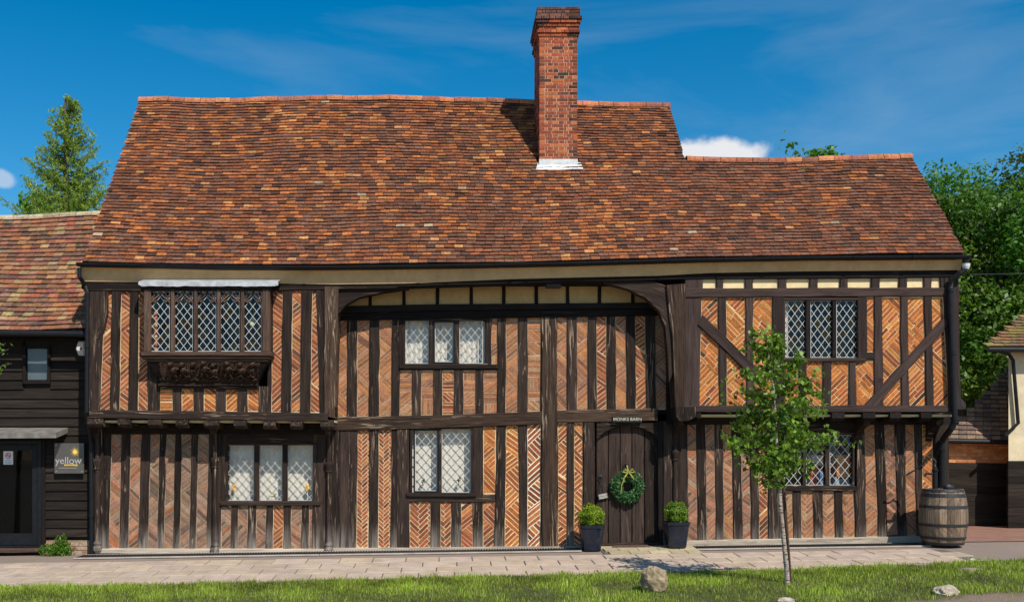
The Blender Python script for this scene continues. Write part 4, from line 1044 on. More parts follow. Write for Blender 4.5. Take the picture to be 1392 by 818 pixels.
for j_ in range(GV_ + 1):
    py_ = 490.8 + (521.5 - 490.8) * j_ / GV_; t_ = (py_ - 490.5) / 32.5
    xa, xb = 215 + 3 * t_ + .8 * math.sin(py_ * .9), 353 - 2 * t_ + .8 * math.sin(py_ * .8 + 1)
    for i_ in range(GU_ + 1):
        px_c = xa + (xb - xa) * i_ / GU_
        dx, dy = px_c - bA[:, 0], py_ - bA[:, 1]; ca, sa = np.cos(bA[:, 4]), np.sin(bA[:, 4])
        e = ((dx * ca + dy * sa) / bA[:, 2]) ** 2 + ((-dx * sa + dy * ca) / bA[:, 3]) ** 2
        h_ = float(np.max(bA[:, 5] * np.sqrt(np.clip(1 - e, 0, 1)))) + .006 * mnoise.noise(Vector((px_c * .5, py_ * .5, 0)))
        vs.append(cpt(px_c, py_, .004 + h_))
cv.add(vs, [(j_ * (GU_ + 1) + i_, (j_ + 1) * (GU_ + 1) + i_, (j_ + 1) * (GU_ + 1) + i_ + 1, j_ * (GU_ + 1) + i_ + 1) for j_ in range(GV_) for i_ in range(GU_)])
obj('carving', cv, M['timber_brown'], brk, 'figures carved in relief', smooth=False)
mm = MB(); mm.cbox(PX(217, JY), PX(352, JY), JY - .11, JY - .03, PZ(525, JY), PZ(521, JY), .01); mm.cbox(PX(219, JY), PX(350, JY), JY - .075, JY - .03, PZ(528.5, JY), PZ(525.2, JY), .01)
obj('moulding', mm, M['timber'], ori)

# ------------------------------------------------------------------ door
DY = 0.07
door = None
mb = MB(); mb.box(PX(808), PX(898), DY + .05, DY + .08, PZ(742), PZ(576)); door = obj('door', mb, M['door'], house, 'arched plank door of dark oak')
pxs = [810.5, 827, 843, 859, 876, 894.5]
for i in range(5):
    mm = MB(); ribbon_mb([(pxs[i] + .5, 575), (pxs[i] + .5, 738.5)], [(pxs[i + 1] - .5, 575), (pxs[i + 1] - .5, 738.5)], DY, .0, .05, wob=.001, ch=.007, mb=mm); obj('plank', mm, M['door'], door)
    for yy in (612, 645, 695, 730):
        for xx in (pxs[i] + 4, pxs[i + 1] - 4):
            pass
mm = MB()
for i in range(5):
    for yy in (612, 652, 706):
        for xx in (pxs[i] + 3.5, pxs[i + 1] - 3.5):
            mm.ball((PX(xx), DY - .003, PZ(yy)), (.008, .006, .008), 6, 4)
obj('nail_heads', mm, M['iron'], door, kind='stuff')
arcp = [(811 + 84 * t, 599 - 20.5 * math.sin(math.pi * t) ** .62) for t in [i / 16 for i in range(17)]]
timber('door_arch', [(x, 573.5) for x, y in arcp], arcp, 0, 'timber', .02, .07, wob=0, ch=.01, label='arched head over the door')
timber('threshold', [(808, 738), (898, 737)], [(808, 745), (898, 744)], 0, 'timber', .06, .15)
mm = MB(); mm.lathe([(.001, 0), (.03, .002), (.034, .008), (.001, .012)], (0, 0, 0), 12)
mm.v = [(PX(817) + v[0], DY - .01 - v[2], PZ(647) + v[1]) for v in mm.v]
mm.tube([(PX(817) + .032 * math.cos(a), DY - .03 - .01 * math.sin(a), PZ(650) + .035 * math.sin(a)) for a in [rad(30 * k) for k in range(13)]], .006, 6); obj('door_handle', mm, M['iron'], door)
mm = MB(); mm.tube([(PX(851.5) + .035 * math.cos(a), DY - .035, PZ(633) + .04 * math.sin(a)) for a in [rad(30 * k) for k in range(13)]], .008, 6); mm.ball((PX(851.5), DY - .01, PZ(630)), (.02, .02, .02), 8, 6); obj('knocker', mm, M['iron'], door)
# name board over the door
mb = MB(); mb.cbox(PX(833, -.09), PX(873, -.09), -.085, -.058, PZ(573.5, -.09), PZ(565.5, -.09), .003, col=(.02, .018, .016))
sg = obj('name_board', mb, M['paint'], house, 'small dark board lettered MONKS BARN')
def text_mesh(s, size, loc, mat, parent, name='lettering', ext=.002, sx=1.0, cat=None, align='CENTER', bold=0.0):
    cu = bpy.data.curves.new(name, 'FONT'); cu.body = s; cu.size = size; cu.extrude = ext; cu.align_x = align; cu.align_y = 'CENTER'; cu.offset = bold
    o = bpy.data.objects.new(name, cu); COL.objects.link(o); bpy.context.view_layer.update()
    me = bpy.data.meshes.new_from_object(o.evaluated_get(bpy.context.evaluated_depsgraph_get())); bpy.data.objects.remove(o)
    me.transform(Matrix.Diagonal((sx, 1, 1, 1))); me.transform(Matrix.Rotation(rad(90), 4, 'X'))
    me.materials.clear(); me.materials.append(mat)
    o = bpy.data.objects.new(name, me); COL.objects.link(o); put(o, loc, parent); o['kind'] = 'stuff'; return o
M['cream_letter'] = flat_mat('cream lettering', (.50, .46, .34), .6, .03, 10, 0)
M['yellow_letter'] = flat_mat('yellow lettering', (.85, .58, .10), .5, .03, 10, 0)
M['grey_letter'] = flat_mat('grey lettering', (.38, .37, .36), .5, .03, 10, 0)
M['red_letter'] = flat_mat('red print', (.6, .05, .04), .5, .03, 10, 0)
M['dark_letter'] = flat_mat('dark print', (.05, .05, .06), .5, .03, 10, 0)
text_mesh('MONKS BARN', .070, (PX(853, -.09), -.0885, PZ(569.6, -.09)), M['cream_letter'], sg, bold=.0005, sx=1.08)
# slim shafts with moulded caps standing against the posts
def shaft(px, y0, y1, ycap, mat='timber', r=.045, Y=-.06):
    z0, z1, zc = PZ(y1, Y), PZ(y0, Y), PZ(ycap, Y); mb = MB()
    prof = [(r * 1.7, z0), (r * 1.8, z0 + .05), (r * 1.3, z0 + .09), (r * 1.5, z0 + .12), (r, z0 + .17), (r * .9, zc - .10), (r * 1.25, zc - .09), (r * 1.1, zc - .06), (r * 1.35, zc - .02), (r * 1.6, zc + .03), (r * 1.6, zc + .06), (r * .9, zc + .08), (r * .8, z1 - .1), (r * 1.8, z1)]
    mb.lathe(prof, (PX(px, Y), Y, 0), 12); mb.g = [(v[2], v[0] * 1.3, v[1]) for v in mb.v]
    obj('shaft', mb, M[mat], house, smooth=False)
shaft(132.5, 580, 748, 630, 'timber_foot'); shaft(292, 580, 750, 628, 'timber_foot'); shaft(447, 582, 750, 634, 'timber_foot'); shaft(918, 572, 740, 618, 'timber')
for px in (132, 292, 447, 918, 1165, 1262):   # curved brackets from wall to jetty
    mb = MB(); prof = [(.0, PZ(600)), (-.08, PZ(590)), (-.2, PZ(582)), (-.38, PZ(578)), (-.42, PZ(572)), (.0, PZ(572))]; x0 = PX(px) - .05; x1 = x0 + .1; n = len(prof)
    vs = [(x0, y, z) for y, z in prof] + [(x1, y, z) for y, z in prof]
    mb.add(vs, [tuple(range(n))[::-1], tuple(range(n, 2 * n))] + [(i, (i + 1) % n, (i + 1) % n + n, i + n) for i in range(n)]); obj('bracket', mb, M['timber'], house)

# ------------------------------------------------------------------ emit the bricks
BR.sort(key=lambda b: -b[0])
rest = MB()
for i, (a, pan, poly, yf, yb_, col) in enumerate(BR):
    if i < 300:
        mb = MB(); mb.prism(poly, yf, yb_, col, bev=.0025); obj('brick', mb, M['brick'], pan)
    else: rest.prism(poly, yf, yb_, col, bev=.0025)
obj('brick', rest, M['brick'], house, 'the smaller infill bricks', kind='stuff', origin=(1.3, 0, 0))

# ------------------------------------------------------------------ roof
YE, RUN = -0.62, 3.0
DE, DR = CAMD + YE, CAMD + YE + RUN
EAV = [(PX(x, YE), PZ(y, YE)) for x, y in ((108, 358), (112, 357.5), (200, 360), (300, 361.5), (450, 361.5), (600, 359), (700, 358.5), (780, 356), (930, 351.5), (1000, 350.5), (1100, 349), (1200, 346.5), (1320, 346))]
RDG = [(PX(x, YE + RUN), PZ(y, YE + RUN)) for x, y in ((185, 136), (240, 136.5), (300, 138), (360, 137.5), (430, 134), (520, 133.5), (600, 136), (700, 138.5), (786, 141), (860, 142.5), (912, 143.5))]
RDG += [(8.7, RDG[-1][1] + .02)]
XV0, XG, XV1 = -5.87, 4.42, 8.56
def low_ridge_v(x):
    py = interp(x, [(PX(a, 1.2), b) for a, b in ((925, 216), (960, 218), (1000, 219), (1100, 218), (1180, 215), (1240, 213))])
    ze, zr = interp(x, EAV), interp(x, RDG); lo, hi = .3, .9
    for _ in range(18):
        v = (lo + hi) / 2
        if PZ(py, YE + RUN * v) > ze + (zr - ze) * v: lo = v
        else: hi = v
    return v
PITCH = math.atan2(3.85, RUN)
nrm = Vector((0, -math.sin(PITCH), math.cos(PITCH))); upv = Vector((0, math.cos(PITCH), math.sin(PITCH)))
def rs(x, v, off=0.0):
    ze, zr = interp(x, EAV), interp(x, RDG)
    p = Vector((x, YE + RUN * v, ze + (zr - ze) * v))
    w_ = (.035 * mnoise.noise(Vector((x * .45, v * 2.2, 1))) + .016 * mnoise.noise(Vector((x * 1.6, v * 7, 4)))) * min(1, v * 4 + .2)
    return p + nrm * (w_ + off)
roofm = MB(); nu = 90; nv = 12; vs = []
LV = {}
def deck(mb, x0, x1, vmaxf, nu, nv, off=-.012, th=.05):
    vs = []
    for j in range(nv + 1):
        for i in range(nu + 1):
            x = x0 + (x1 - x0) * i / nu; vs.append(tuple(rs(x, vmaxf(x) * j / nv, off)))
    m_ = len(vs); vs += [tuple(Vector(v) - nrm * th) for v in vs]
    fs = []
    for j in range(nv):
        for i in range(nu):
            a = j * (nu + 1) + i; fs.append((a, a + 1, a + nu + 2, a + nu + 1)); fs.append((a + m_, a + nu + 1 + m_, a + nu + 2 + m_, a + 1 + m_))
    for i in range(nu):
        fs.append((i, i + m_, i + 1 + m_, i + 1)); a = nv * (nu + 1) + i; fs.append((a, a + 1, a + 1 + m_, a + m_))
    for j in range(nv):
        a = j * (nu + 1); fs.append((a, a + nu + 1, a + nu + 1 + m_, a + m_)); a += nu; fs.append((a, a + m_, a + nu + 1 + m_, a + nu + 1))
    mb.add(vs, fs, (.05, .035, .03))
deck(roofm, XV0 + .02, XG, lambda x: 1.0, 60, 14); deck(roofm, XG - .05, XV1 - .02, low_ridge_v, 30, 10)
# rear slopes, plain sheets hidden behind the ridge
yr = YE + RUN
zr1 = interp(0, RDG) - .05
roofm.add([(XV0 + .02, yr, zr1), (XG, yr, zr1), (XG, 5.5, 4.6), (XV0 + .02, 5.5, 4.6), (XV0 + .02, yr, zr1 - .08), (XG, yr, zr1 - .08), (XG, 5.5, 4.52), (XV0 + .02, 5.5, 4.52)],
          [(0, 1, 2, 3), (4, 7, 6, 5), (0, 4, 5, 1), (1, 5, 6, 2), (2, 6, 7, 3), (3, 7, 4, 0)], (.2, .09, .06))
vl = low_ridge_v(6.5); yl = YE + RUN * vl; zl = rs(6.5, vl).z - .05
roofm.add([(XG, yl, zl), (XV1 - .02, yl, zl), (XV1 - .02, 5.4, 4.55), (XG, 5.4, 4.55), (XG, yl, zl - .08), (XV1 - .02, yl, zl - .08), (XV1 - .02, 5.4, 4.47), (XG, 5.4, 4.47)],
          [(0, 1, 2, 3), (4, 7, 6, 5), (0, 4, 5, 1), (1, 5, 6, 2), (2, 6, 7, 3), (3, 7, 4, 0)], (.2, .09, .06))
roof = obj('roof', roofm, M['tile'], house, 'steep roof of old handmade clay tiles', origin=(1.3, 0, 4.5))
# gable triangles
for X, v1, yy, zz_, lab in ((XV0 + .05, 1.0, yr, zr1, 'left gable'), (XG - .06, 1.0, yr, zr1, 'gable above the lower roof'), (XV1 - .1, vl, yl, zl, 'right gable')):
    mb = MB(); e = interp(X, EAV) - .1
    mb.add([(X, YE + .3, e + .28), (X, 5.3, 4.5), (X, yy, zz_ - .15), (X + .05, YE + .3, e + .28), (X + .05, 5.3, 4.5), (X + .05, yy, zz_ - .15)], [(0, 1, 2), (3, 5, 4), (0, 3, 4, 1), (1, 4, 5, 2), (2, 5, 3, 0)], (.6, .5, .3))
    obj('gable', mb, M['plaster'], house, lab)
# the tiles
TILEC = {'o': (.37, .128, .042), 'r': (.250, .086, .039), 'b': (.155, .064, .038), 'p': (.170, .080, .050), 'd': (.085, .046, .034), 'y': (.43, .20, .075), 'k': (.38, .28, .18), 'g': (.14, .085, .035)}
def tile_col(x, v, r, low=False):
    n = mnoise.noise(Vector((x * .55, v * 3.2, 9))); n2 = mnoise.noise(Vector((x * 1.3, v * 6, 20)))
    wts = {'o': 1.7 + 1.6 * v + 2.6 * n, 'r': 4.2, 'b': 3.4 + 1.8 * (1 - v) - n, 'p': 2.6 + 2.4 * (1 - v) - n, 'd': .55 + 1.5 * n2 + .4 * v, 'y': .6 + 1.2 * n, 'k': .05, 'g': .02}
    if x > 4.2: wts['o'] -= 1.3; wts['b'] += 2.6; wts['p'] += 1.5; wts['d'] += .8; wts['y'] -= .3
    if 0 < x < 1.7 and .5 < v < .85: wts['g'] = .8; wts['y'] += 1.2; wts['b'] += .5
    ks = list(wts); c = TILEC[r.choices(ks, [max(.02, wts[k]) for k in ks])[0]]; q = r.uniform(.78, 1.22)
    return tuple(a * q for a in c)
def add_tile(mb, frame, wd, ln_, th, r, col):
    """frame: (origin at tail centre, ux along course, uy up slope, un normal)"""
    o, ux, uy, un = frame
    h = wd / 2; vs = []
    cb_ = r.uniform(-.003, .006)
    for (a, b, c) in ((-h, 0, 0), (h, 0, 0), (h, ln_, 0), (-h, ln_, 0)):
        vs.append(tuple(o + ux * a + uy * b + un * (.014 if b == 0 else .002)))
    tl = r.uniform(-.0025, .0025)
    for i, (a, b) in enumerate(((-h, r.uniform(-.004, .004)), (h, r.uniform(-.004, .004)), (h, ln_), (-h, ln_))):
        vs.append(tuple(o + ux * a * (.985) + uy * b + un * (th + (.012 if i < 2 else 0) + (tl if i in (0, 3) else -tl))))
    mb.add(vs, [(4, 5, 6, 7), (0, 1, 5, 4), (1, 2, 6, 5), (3, 0, 4, 7), (3, 2, 1, 0)], col)
r = random.Random(3); tiles = []
NC = 52; TW = .157
for row in range(NC):
    v0 = row / NC
    x = XV0 - .01 + (row % 2) * TW * .5 - TW * .25
    first = True
    while x < XV1:
        wd = TW * r.uniform(.93, 1.06)
        if first and row % 2: wd *= 1.0
        if x < XV0: wd -= XV0 - x; x = XV0
        if v0 > low_ridge_v(XG + .3) - .01 and x < XG < x + wd: wd = max(.03, XG + .01 - x)
        if x + wd > XV1: wd = XV1 - x + .001
        xc = x + wd / 2
        xl_ = XG + .02 if v0 > .5 else XV1
        top = 1.0 if xc < XG else low_ridge_v(min(max(xc, XG), 8.5))
        v = v0 + (.0035 * mnoise.noise(Vector((xc * .8, row * .35, 5))) + .0015 * r.uniform(-1, 1)) * min(1, row / 3)
        if v <= top - .012 and wd > .03 and not (xc > XG and v > top - .012):
            # leave the chimney's footprint clear
            Yp = YE + RUN * v
            if not (1.80 < xc < 2.42 and 1.08 < Yp < 1.92):
                tiles.append((v, xc, wd - .004))
        x += wd
verts_total = 0
tiles.sort(key=lambda q: -(1 / (CAMD + YE + RUN * q[0])))
# nearest tiles are the eaves courses
restt = MB()
SUNK = .0
for i, (v, xc, wd) in enumerate(tiles):
    p = rs(xc, v, .014 + (0 if v > .001 else .004)); px_ = rs(xc + .1, v) - rs(xc - .1, v); ux = px_.normalized()
    up_ = (rs(xc, min(1, v + .05)) - rs(xc, v)).normalized()
    un = ux.cross(up_).normalized()
    tilt = .14 + r.uniform(-.04, .05)
    up2 = (up_ * math.cos(tilt) - un * math.sin(tilt)).normalized(); un2 = ux.cross(up2)
    rt = r.uniform(-.012, .012); ux2 = (ux + up2 * rt).normalized()
    col = tile_col(xc, v, r)
    if i < 300:
        mb = MB(); add_tile(mb, (p, ux2, up2, un2), wd, .135, .015, r, col); obj('roof_tile', mb, M['tile'], roof)
    else: add_tile(restt, (p, ux2, up2, un2), wd, .135, .015, r, col)
obj('roof_tile', restt, M['tile'], roof, 'the roof tiles above the eaves courses', kind='stuff', origin=(1.3, 0, 4.5))
# ridge tiles
def ridge(x0, x1, pf, parent, length=.31, rr=.115, cf=None, mat='tile'):
    x = x0
    while x < x1 - .05:
        l_ = min(length * r.uniform(.92, 1.05), x1 - x); a, b = pf(x), pf(x + l_); mb = MB(); vs = []
        q = r.uniform(.85, 1.15) ; base = cf(x) if cf else r.choice([(.46, .17, .08), (.50, .20, .09), (.38, .13, .07), (.30, .12, .08)])
        dz = r.uniform(-.006, .008)
        for p, e in ((a, .006), (b, -.004)):
            for rad_ in (rr, rr - .018):
                for k in range(9):
                    an = rad(-8 + 196 * k / 8); vs.append((p[0] + e, p[1] + rad_ * math.cos(an), p[2] + dz - .05 + rad_ * math.sin(an) * .9))
        fs = [(k, k + 1, k + 19, k + 18) for k in range(8)] + [(k + 9, k + 27, k + 28, k + 10) for k in range(8)] + [(k, k + 9, k + 10, k + 1) for k in range(8)] + [(k + 18, k + 19, k + 28, k + 27) for k in range(8)] + [(0, 18, 27, 9), (8, 17, 35, 26)]
        mb.add(vs, fs, tuple(c * q for c in base)); obj('ridge_tile', mb, M[mat], parent)
        x += l_
ridge(XV0, XG + .02, lambda x: tuple(rs(x, 1.0)), roof)
ridge(XG + .03, XV1, lambda x: tuple(rs(x, low_ridge_v(min(x, 8.5)))), roof, rr=.11)
# ---- chimney
CY0, CY1 = 1.03, 1.97
CX0, CX1 = PX(733.5, CY0), PX(784.5, CY0)
def chim_box(mb, ex, z0, z1, col): mb.box(CX0 - ex, CX1 + ex, CY0 - ex, CY1 + ex, z0, z1, col)
zb, zt = PZ(238, CY0) - 1.0, PZ(46, CY0)
mb = MB(); chim_box(mb, -.0015, zb, PZ(13, CY0), (.60, .42, .28)); chim = obj('chimney', mb, M['mortar'], house, 'tall narrow chimney of thin red bricks')
CH = 0.0583; bricks = []
def course(z, h, ex, seq, tone='c', face_l=True):
    x0, x1, y0, y1 = CX0 - ex, CX1 + ex, CY0 - ex, CY1 + ex
    def cut(a, b, off):
        pat = ([.1, .045, .1, .1, .1, .045, .1, .21] if off else [.215, .215, .1, .215]); k = r.randrange(2) * (0 if off else 2)
        q = [a]; p = a
        while True:
            p += pat[k % len(pat)] * r.uniform(.95, 1.05); k += 1
            if p > b - .05: break
            q.append(p)
        q.append(b); return list(zip(q, q[1:]))
    for a, b in cut(x0, x1, seq % 2): bricks.append((0, a, b, y0, z, h, ex)); 
    for a, b in cut(y0 + .1, y1, (seq + 1) % 2): bricks.append((1, a, b, x0, z, h, ex)); bricks.append((3, a, b, x1, z, h, ex))
    for a, b in cut(x0, x1, seq % 2): bricks.append((2, a, b, y1, z, h, ex))
z = PZ(238, CY0) - .3; s_ = 0
ztop = PZ(12, CY0)
while z < ztop - .02:
    f = (ztop - z)
    if f < .16: ex = .045
    elif f < .215: ex = .075
    elif f < .27: ex = .055
    elif f < .33: ex = .03
    elif f < .41: ex = .01
    elif f < .465: ex = .042
    elif f < .52: ex = .018
    else: ex = 0
    course(z, CH - .0105, ex, s_); z += CH; s_ += 1
CHC = [((.37, .085, .035), 5), ((.27, .062, .03), 5), ((.45, .135, .045), 3), ((.15, .045, .03), 2), ((.07, .032, .026), .8)]
def chim_brick(mb, q):
    side, a, b, c, z, h, ex = q; g = .0055; d = r.uniform(-.001, .002) + .003
    cc = r.choices([k[0] for k in CHC], [k[1] for k in CHC])[0]; f = r.uniform(.85, 1.15)
    if z > ztop - .25: cc = (.12, .06, .05) if r.random() < .7 else (.2, .08, .05)
    cc = tuple(v * f for v in cc)
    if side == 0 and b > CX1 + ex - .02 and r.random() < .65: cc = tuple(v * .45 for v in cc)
    dk = .105
    if side == 0: box = (a + g if a > CX0 - ex + .001 else a - d, b - g if b < CX1 + ex - .001 else b + d, c - d, c + dk)
    elif side == 2: box = (a + g, b - g, c - dk, c + d)
    elif side == 1: box = (c - d, c + dk, a + g, b - g)
    else: box = (c - dk, c + d, a + g, b - g)
    mb.box(*box, z, z + h, cc)
bricks.sort(key=lambda q: (q[0] not in (0,), q[0] != 1, -(q[2] - q[1])))
rb = MB()
for i, q in enumerate(bricks):
    if i < 300 and q[0] in (0, 1):
        mb = MB(); chim_brick(mb, q); obj('chimney_brick', mb, M['brick'], chim)
    else: chim_brick(rb, q)
obj('chimney_brick', rb, M['brick'], chim, 'the bricks round the sides and back', kind='stuff', origin=(2.1, 1.5, 6))
# lead apron
fl = MB()
zf = PZ(238, CY0)
p0 = rs((CX0 + CX1) / 2, (CY0 - YE) / RUN, .045)
fl.box(CX0 - .01, CX1 + .01, CY0 - .02, CY0 + .01, p0.z - .06, p0.z + .12)
def slope_z(Y): return rs((CX0 + CX1) / 2, (Y - YE) / RUN, .098).z
ya, yb3 = CY0 - .09, CY0 + .02
fl.add([(CX0 - .07, ya, slope_z(ya)), (CX1 + .1, ya, slope_z(ya)), (CX1 + .07, yb3, slope_z(yb3) + .01), (CX0 - .03, yb3, slope_z(yb3) + .01), (CX0 - .07, ya, slope_z(ya) - .07), (CX1 + .1, ya, slope_z(ya) - .07)],
       [(0, 1, 2, 3), (4, 5, 1, 0), (4, 0, 3), (5, 2, 1)])
M['white_lead'] = flat_mat('pale lead flashing', (.60, .61, .60), .6, .2, 14, .2)
obj('flashing', fl, M['white_lead'], chim, 'pale lead apron at the foot of the chimney')

# ------------------------------------------------------------------ rainwater pipes
def pipe(name, pts, rr, label, cat, parent=None, extra=None):
    mb = MB(); mb.tube(pts, rr, 12)
    for e in extra or []: mb.tube([(e[0], e[1], e[2] - .03), (e[0], e[1], e[2] + .03)], rr * 1.25, 12)
    return obj(name, mb, M['black'], parent, label, cat, smooth=False)
yj = JY - .11
pipe('downpipe', [(PX(1313, GYC), GYC, PZ(354, GYC)), (PX(1313, GYC), GYC, PZ(366, GYC)), (PX(1306, GYC), GYC + .02, PZ(371, GYC)), (PX(1293, yj), yj, PZ(380, yj)), (PX(1291.5, yj), yj, PZ(392, yj)), (PX(1298, yj), yj, PZ(574, yj))], .045, 'black pipe on the right wing front', None, house,
     [(PX(1292.5, yj), yj, PZ(395, yj)), (PX(1295.5, yj), yj, PZ(480, yj)), (PX(1298, yj), yj, PZ(568, yj))])
pipe('downpipe', [(PX(1298, yj), yj + .01, PZ(572, yj)), (PX(1296, yj), yj + .03, PZ(580, yj)), (PX(1282, -.12), -.12, PZ(597, -.12)), (PX(1281, -.1), -.1, PZ(604, -.1)), (PX(1281, -.1), -.1, gz(8.5, 0) + .05)], .05, 'black pipe behind the barrel', None, house, [(PX(1281, -.1), -.1, PZ(610, -.1))])
pipe('downpipe', [(PX(108, GYC), GYC, PZ(364, GYC)), (PX(108, GYC), GYC, PZ(376, GYC)), (PX(116, -.5), -.5, PZ(388, -.5)), (PX(119, -.55), -.55, PZ(398, -.55)), (PX(118, -.55), -.55, PZ(560, -.55)), (PX(124, -.1), -.1, PZ(600, -.1)), (PX(124.5, -.1), -.1, gz(-6, 0) + .02)], .035, 'black pipe at the left corner', None, house, [(PX(118.5, -.55), -.55, PZ(470, -.55)), (PX(124.5, -.1), -.1, PZ(700, -.1))])
mb = MB(); X = PX(1313, GYC); mb.lathe([(.03, -.09), (.06, -.02), (.065, .03), (.001, .031)], (X, GYC, PZ(361, GYC)), 12); obj('pipe_funnel', mb, M['white_lead'], house, 'pale pipe socket at the gutter end')

# ------------------------------------------------------------------ curtains and things behind the glass
def curtain(x0, x1, y0, y1, Y, label, group=None, fold=.012, wl_=.09):
    mb = MB(); n = max(8, int((PX(x1, Y) - PX(x0, Y)) / .02)); vs = []
    for i in range(n + 1):
        x = PX(x0, Y) + (PX(x1, Y) - PX(x0, Y)) * i / n; yy = Y + fold * math.sin(2 * math.pi * i * .02 / wl_)
        vs += [(x, yy, PZ(y1, Y)), (x, yy, PZ(y0, Y))]
    fs = [(2 * i, 2 * i + 2, 2 * i + 3, 2 * i + 1) for i in range(n)]
    mb.add(vs, fs); return obj('curtain', mb, M['cloth'], None, label, 'curtain', group, smooth=True)
curtain(305, 432, 600, 686, .19, 'white blind behind the left ground floor window', fold=.003)
curtain(545, 666, 432, 500, .20, 'white net curtain behind the small upper window in the recess')
curtain(556, 646, 580, 676, .19, 'white blind behind the two light window left of the middle post', fold=.003)
curtain(1062, 1071, 405, 490, JY + .16, 'narrow white curtain drawn to the left of the right wing window')
def small_item(px, py, Y, w_, h_, col, name, label, cat):
    mb = MB(); c = (PX(px, Y), Y, PZ(py, Y)); mb.ball(c, (w_, .02, h_ * .4), 8, 6, col=col, jit=.4); mb.ball((c[0] + w_ * .3, Y, c[2] + h_ * .5), (w_ * .7, .02, h_ * .3), 8, 6, col=col, jit=.4)
    mb.tube([(c[0], Y, c[2] - h_ * .3), (c[0] - .01, Y, c[2] - h_)], .006, 6, (.03, .05, .02)); obj(name, mb, M['paint'], None, label, cat, smooth=True)
small_item(317.5, 664, .085, .04, .11, (.95, .50, .02), 'flower', 'yellow flower at the bottom left of the left ground floor window', 'flower')
small_item(417.5, 664, .085, .04, .11, (.95, .50, .02), 'flower', 'yellow flower at the bottom right of the left ground floor window', 'flower')
small_item(370, 673, .085, .07, .05, (.62, .58, .35), 'flower', 'pale dried flowers low in the middle light of the left ground floor window', 'flower')
small_item(575, 654, .085, .03, .07, (.03, .03, .03), 'ornament', 'dark sprig low in the left light of the two light window', 'ornament')
small_item(624, 653, .085, .03, .07, (.03, .03, .03), 'ornament', 'dark sprig low in the right light of the two light window', 'ornament')
small_item(343, 440, OY + .3, .05, .12, (.6, .62, .4), 'flower', 'white flower in the rightmost light of the projecting window', 'flower')
mb = MB(); Y = OY + .2
for k in range(7): mb.ball((PX(212, Y), Y, PZ(425 + k * 8.5, Y)), (.035, .035, .05), 10, 6, col=(.5, .13, .03) if k % 2 else (.55, .3, .12))
obj('ornament', mb, M['paint'], None, 'string of orange baubles in the leftmost light of the projecting window', 'ornament', smooth=True)
Y = .45
for (x0, x1, y0, y1, c, nm, lb) in ((1095, 1104, 628, 655, (.5, .1, .05), 'box', 'red box in the ground floor window behind the tree'), (1105, 1117, 640, 657, (.1, .2, .4), 'box', 'blue box in the ground floor window behind the tree'),
                             (1096, 1119, 618, 627, (.55, .45, .35), 'box', 'pale box in the ground floor window behind the tree'), (1130, 1150, 618, 645, (.6, .22, .06), 'box', 'orange box in the ground floor window right of the tree'), (1128, 1156, 648, 658, (.3, .4, .5), 'box', 'flat blue box in the ground floor window right of the tree')):
    mb = MB(); mb.cbox(PX(x0, Y), PX(x1, Y), .22, .4, PZ(y1 + 6, .22), PZ(y0, .22), .006, c); obj(nm, mb, M['paint'], None, lb, 'box')
for sx in (1095, 1128):
    pass
mb = MB(); mb.box(PX(1063), PX(1162), .13, .45, PZ(668), PZ(664.5)); obj('window_board', mb, M['timber_brown'], house)

# ------------------------------------------------------------------ drain gratings at the wall foot
def grating(x0, x1, label):
    g = thing('drain_grating', (x0, -.4, gz(x0, -.4)), label, 'grating', 'drain gratings along the house wall')
    xs_ = lin(x0, x1, max(3, int((x1 - x0) / .5)))
    for ya, yb_ in ((-.66, -.63), (-.17, -.15)):
        mb = MB()
        for a, b in zip(xs_, xs_[1:]):
            za, zb_ = gz(a, -.4), gz(b, -.4)
            mb.add([(a, ya, za - .01), (b, ya, zb_ - .01), (b, yb_, zb_ - .01), (a, yb_, za - .01), (a, ya, za + .012), (b, ya, zb_ + .012), (b, yb_, zb_ + .012), (a, yb_, za + .012)], [(4, 5, 6, 7), (0, 1, 5, 4), (2, 3, 7, 6)], (.45, .40, .34))
        obj('edge', mb, M['slab'], g)
    mb = MB(); mb.add([(x0, -.63, gz(x0, 0) - .012), (x1, -.63, gz(x1, 0) - .012), (x1, -.17, gz(x1, 0) + .0), (x0, -.17, gz(x0, 0) + .0)], [(0, 1, 2, 3)], (.02, .02, .02)); obj('channel', mb, M['iron'], g)
    mb = MB(); x = x0
    while x < x1:
        z = gz(x, -.4); mb.box(x, x + .014, -.63, -.17, z - .011, z + .011); x += .045
    for yy in (-.42, -.35, -.28):
        mb.add([(x0, yy - .004, gz(x0, 0) + .011), (x1, yy - .004, gz(x1, 0) + .011), (x1, yy + .004, gz(x1, 0) + .011), (x0, yy + .004, gz(x0, 0) + .011)], [(0, 1, 2, 3)])
    obj('bar', mb, M['iron'], g, kind='stuff')
grating(PX(120), PX(440), 'dark grating left along the wall below the left jetty'); grating(PX(441), PX(783), 'dark grating along the wall left of the door'); grating(PX(925), PX(1240), 'dark grating along the wall between door and barrel')

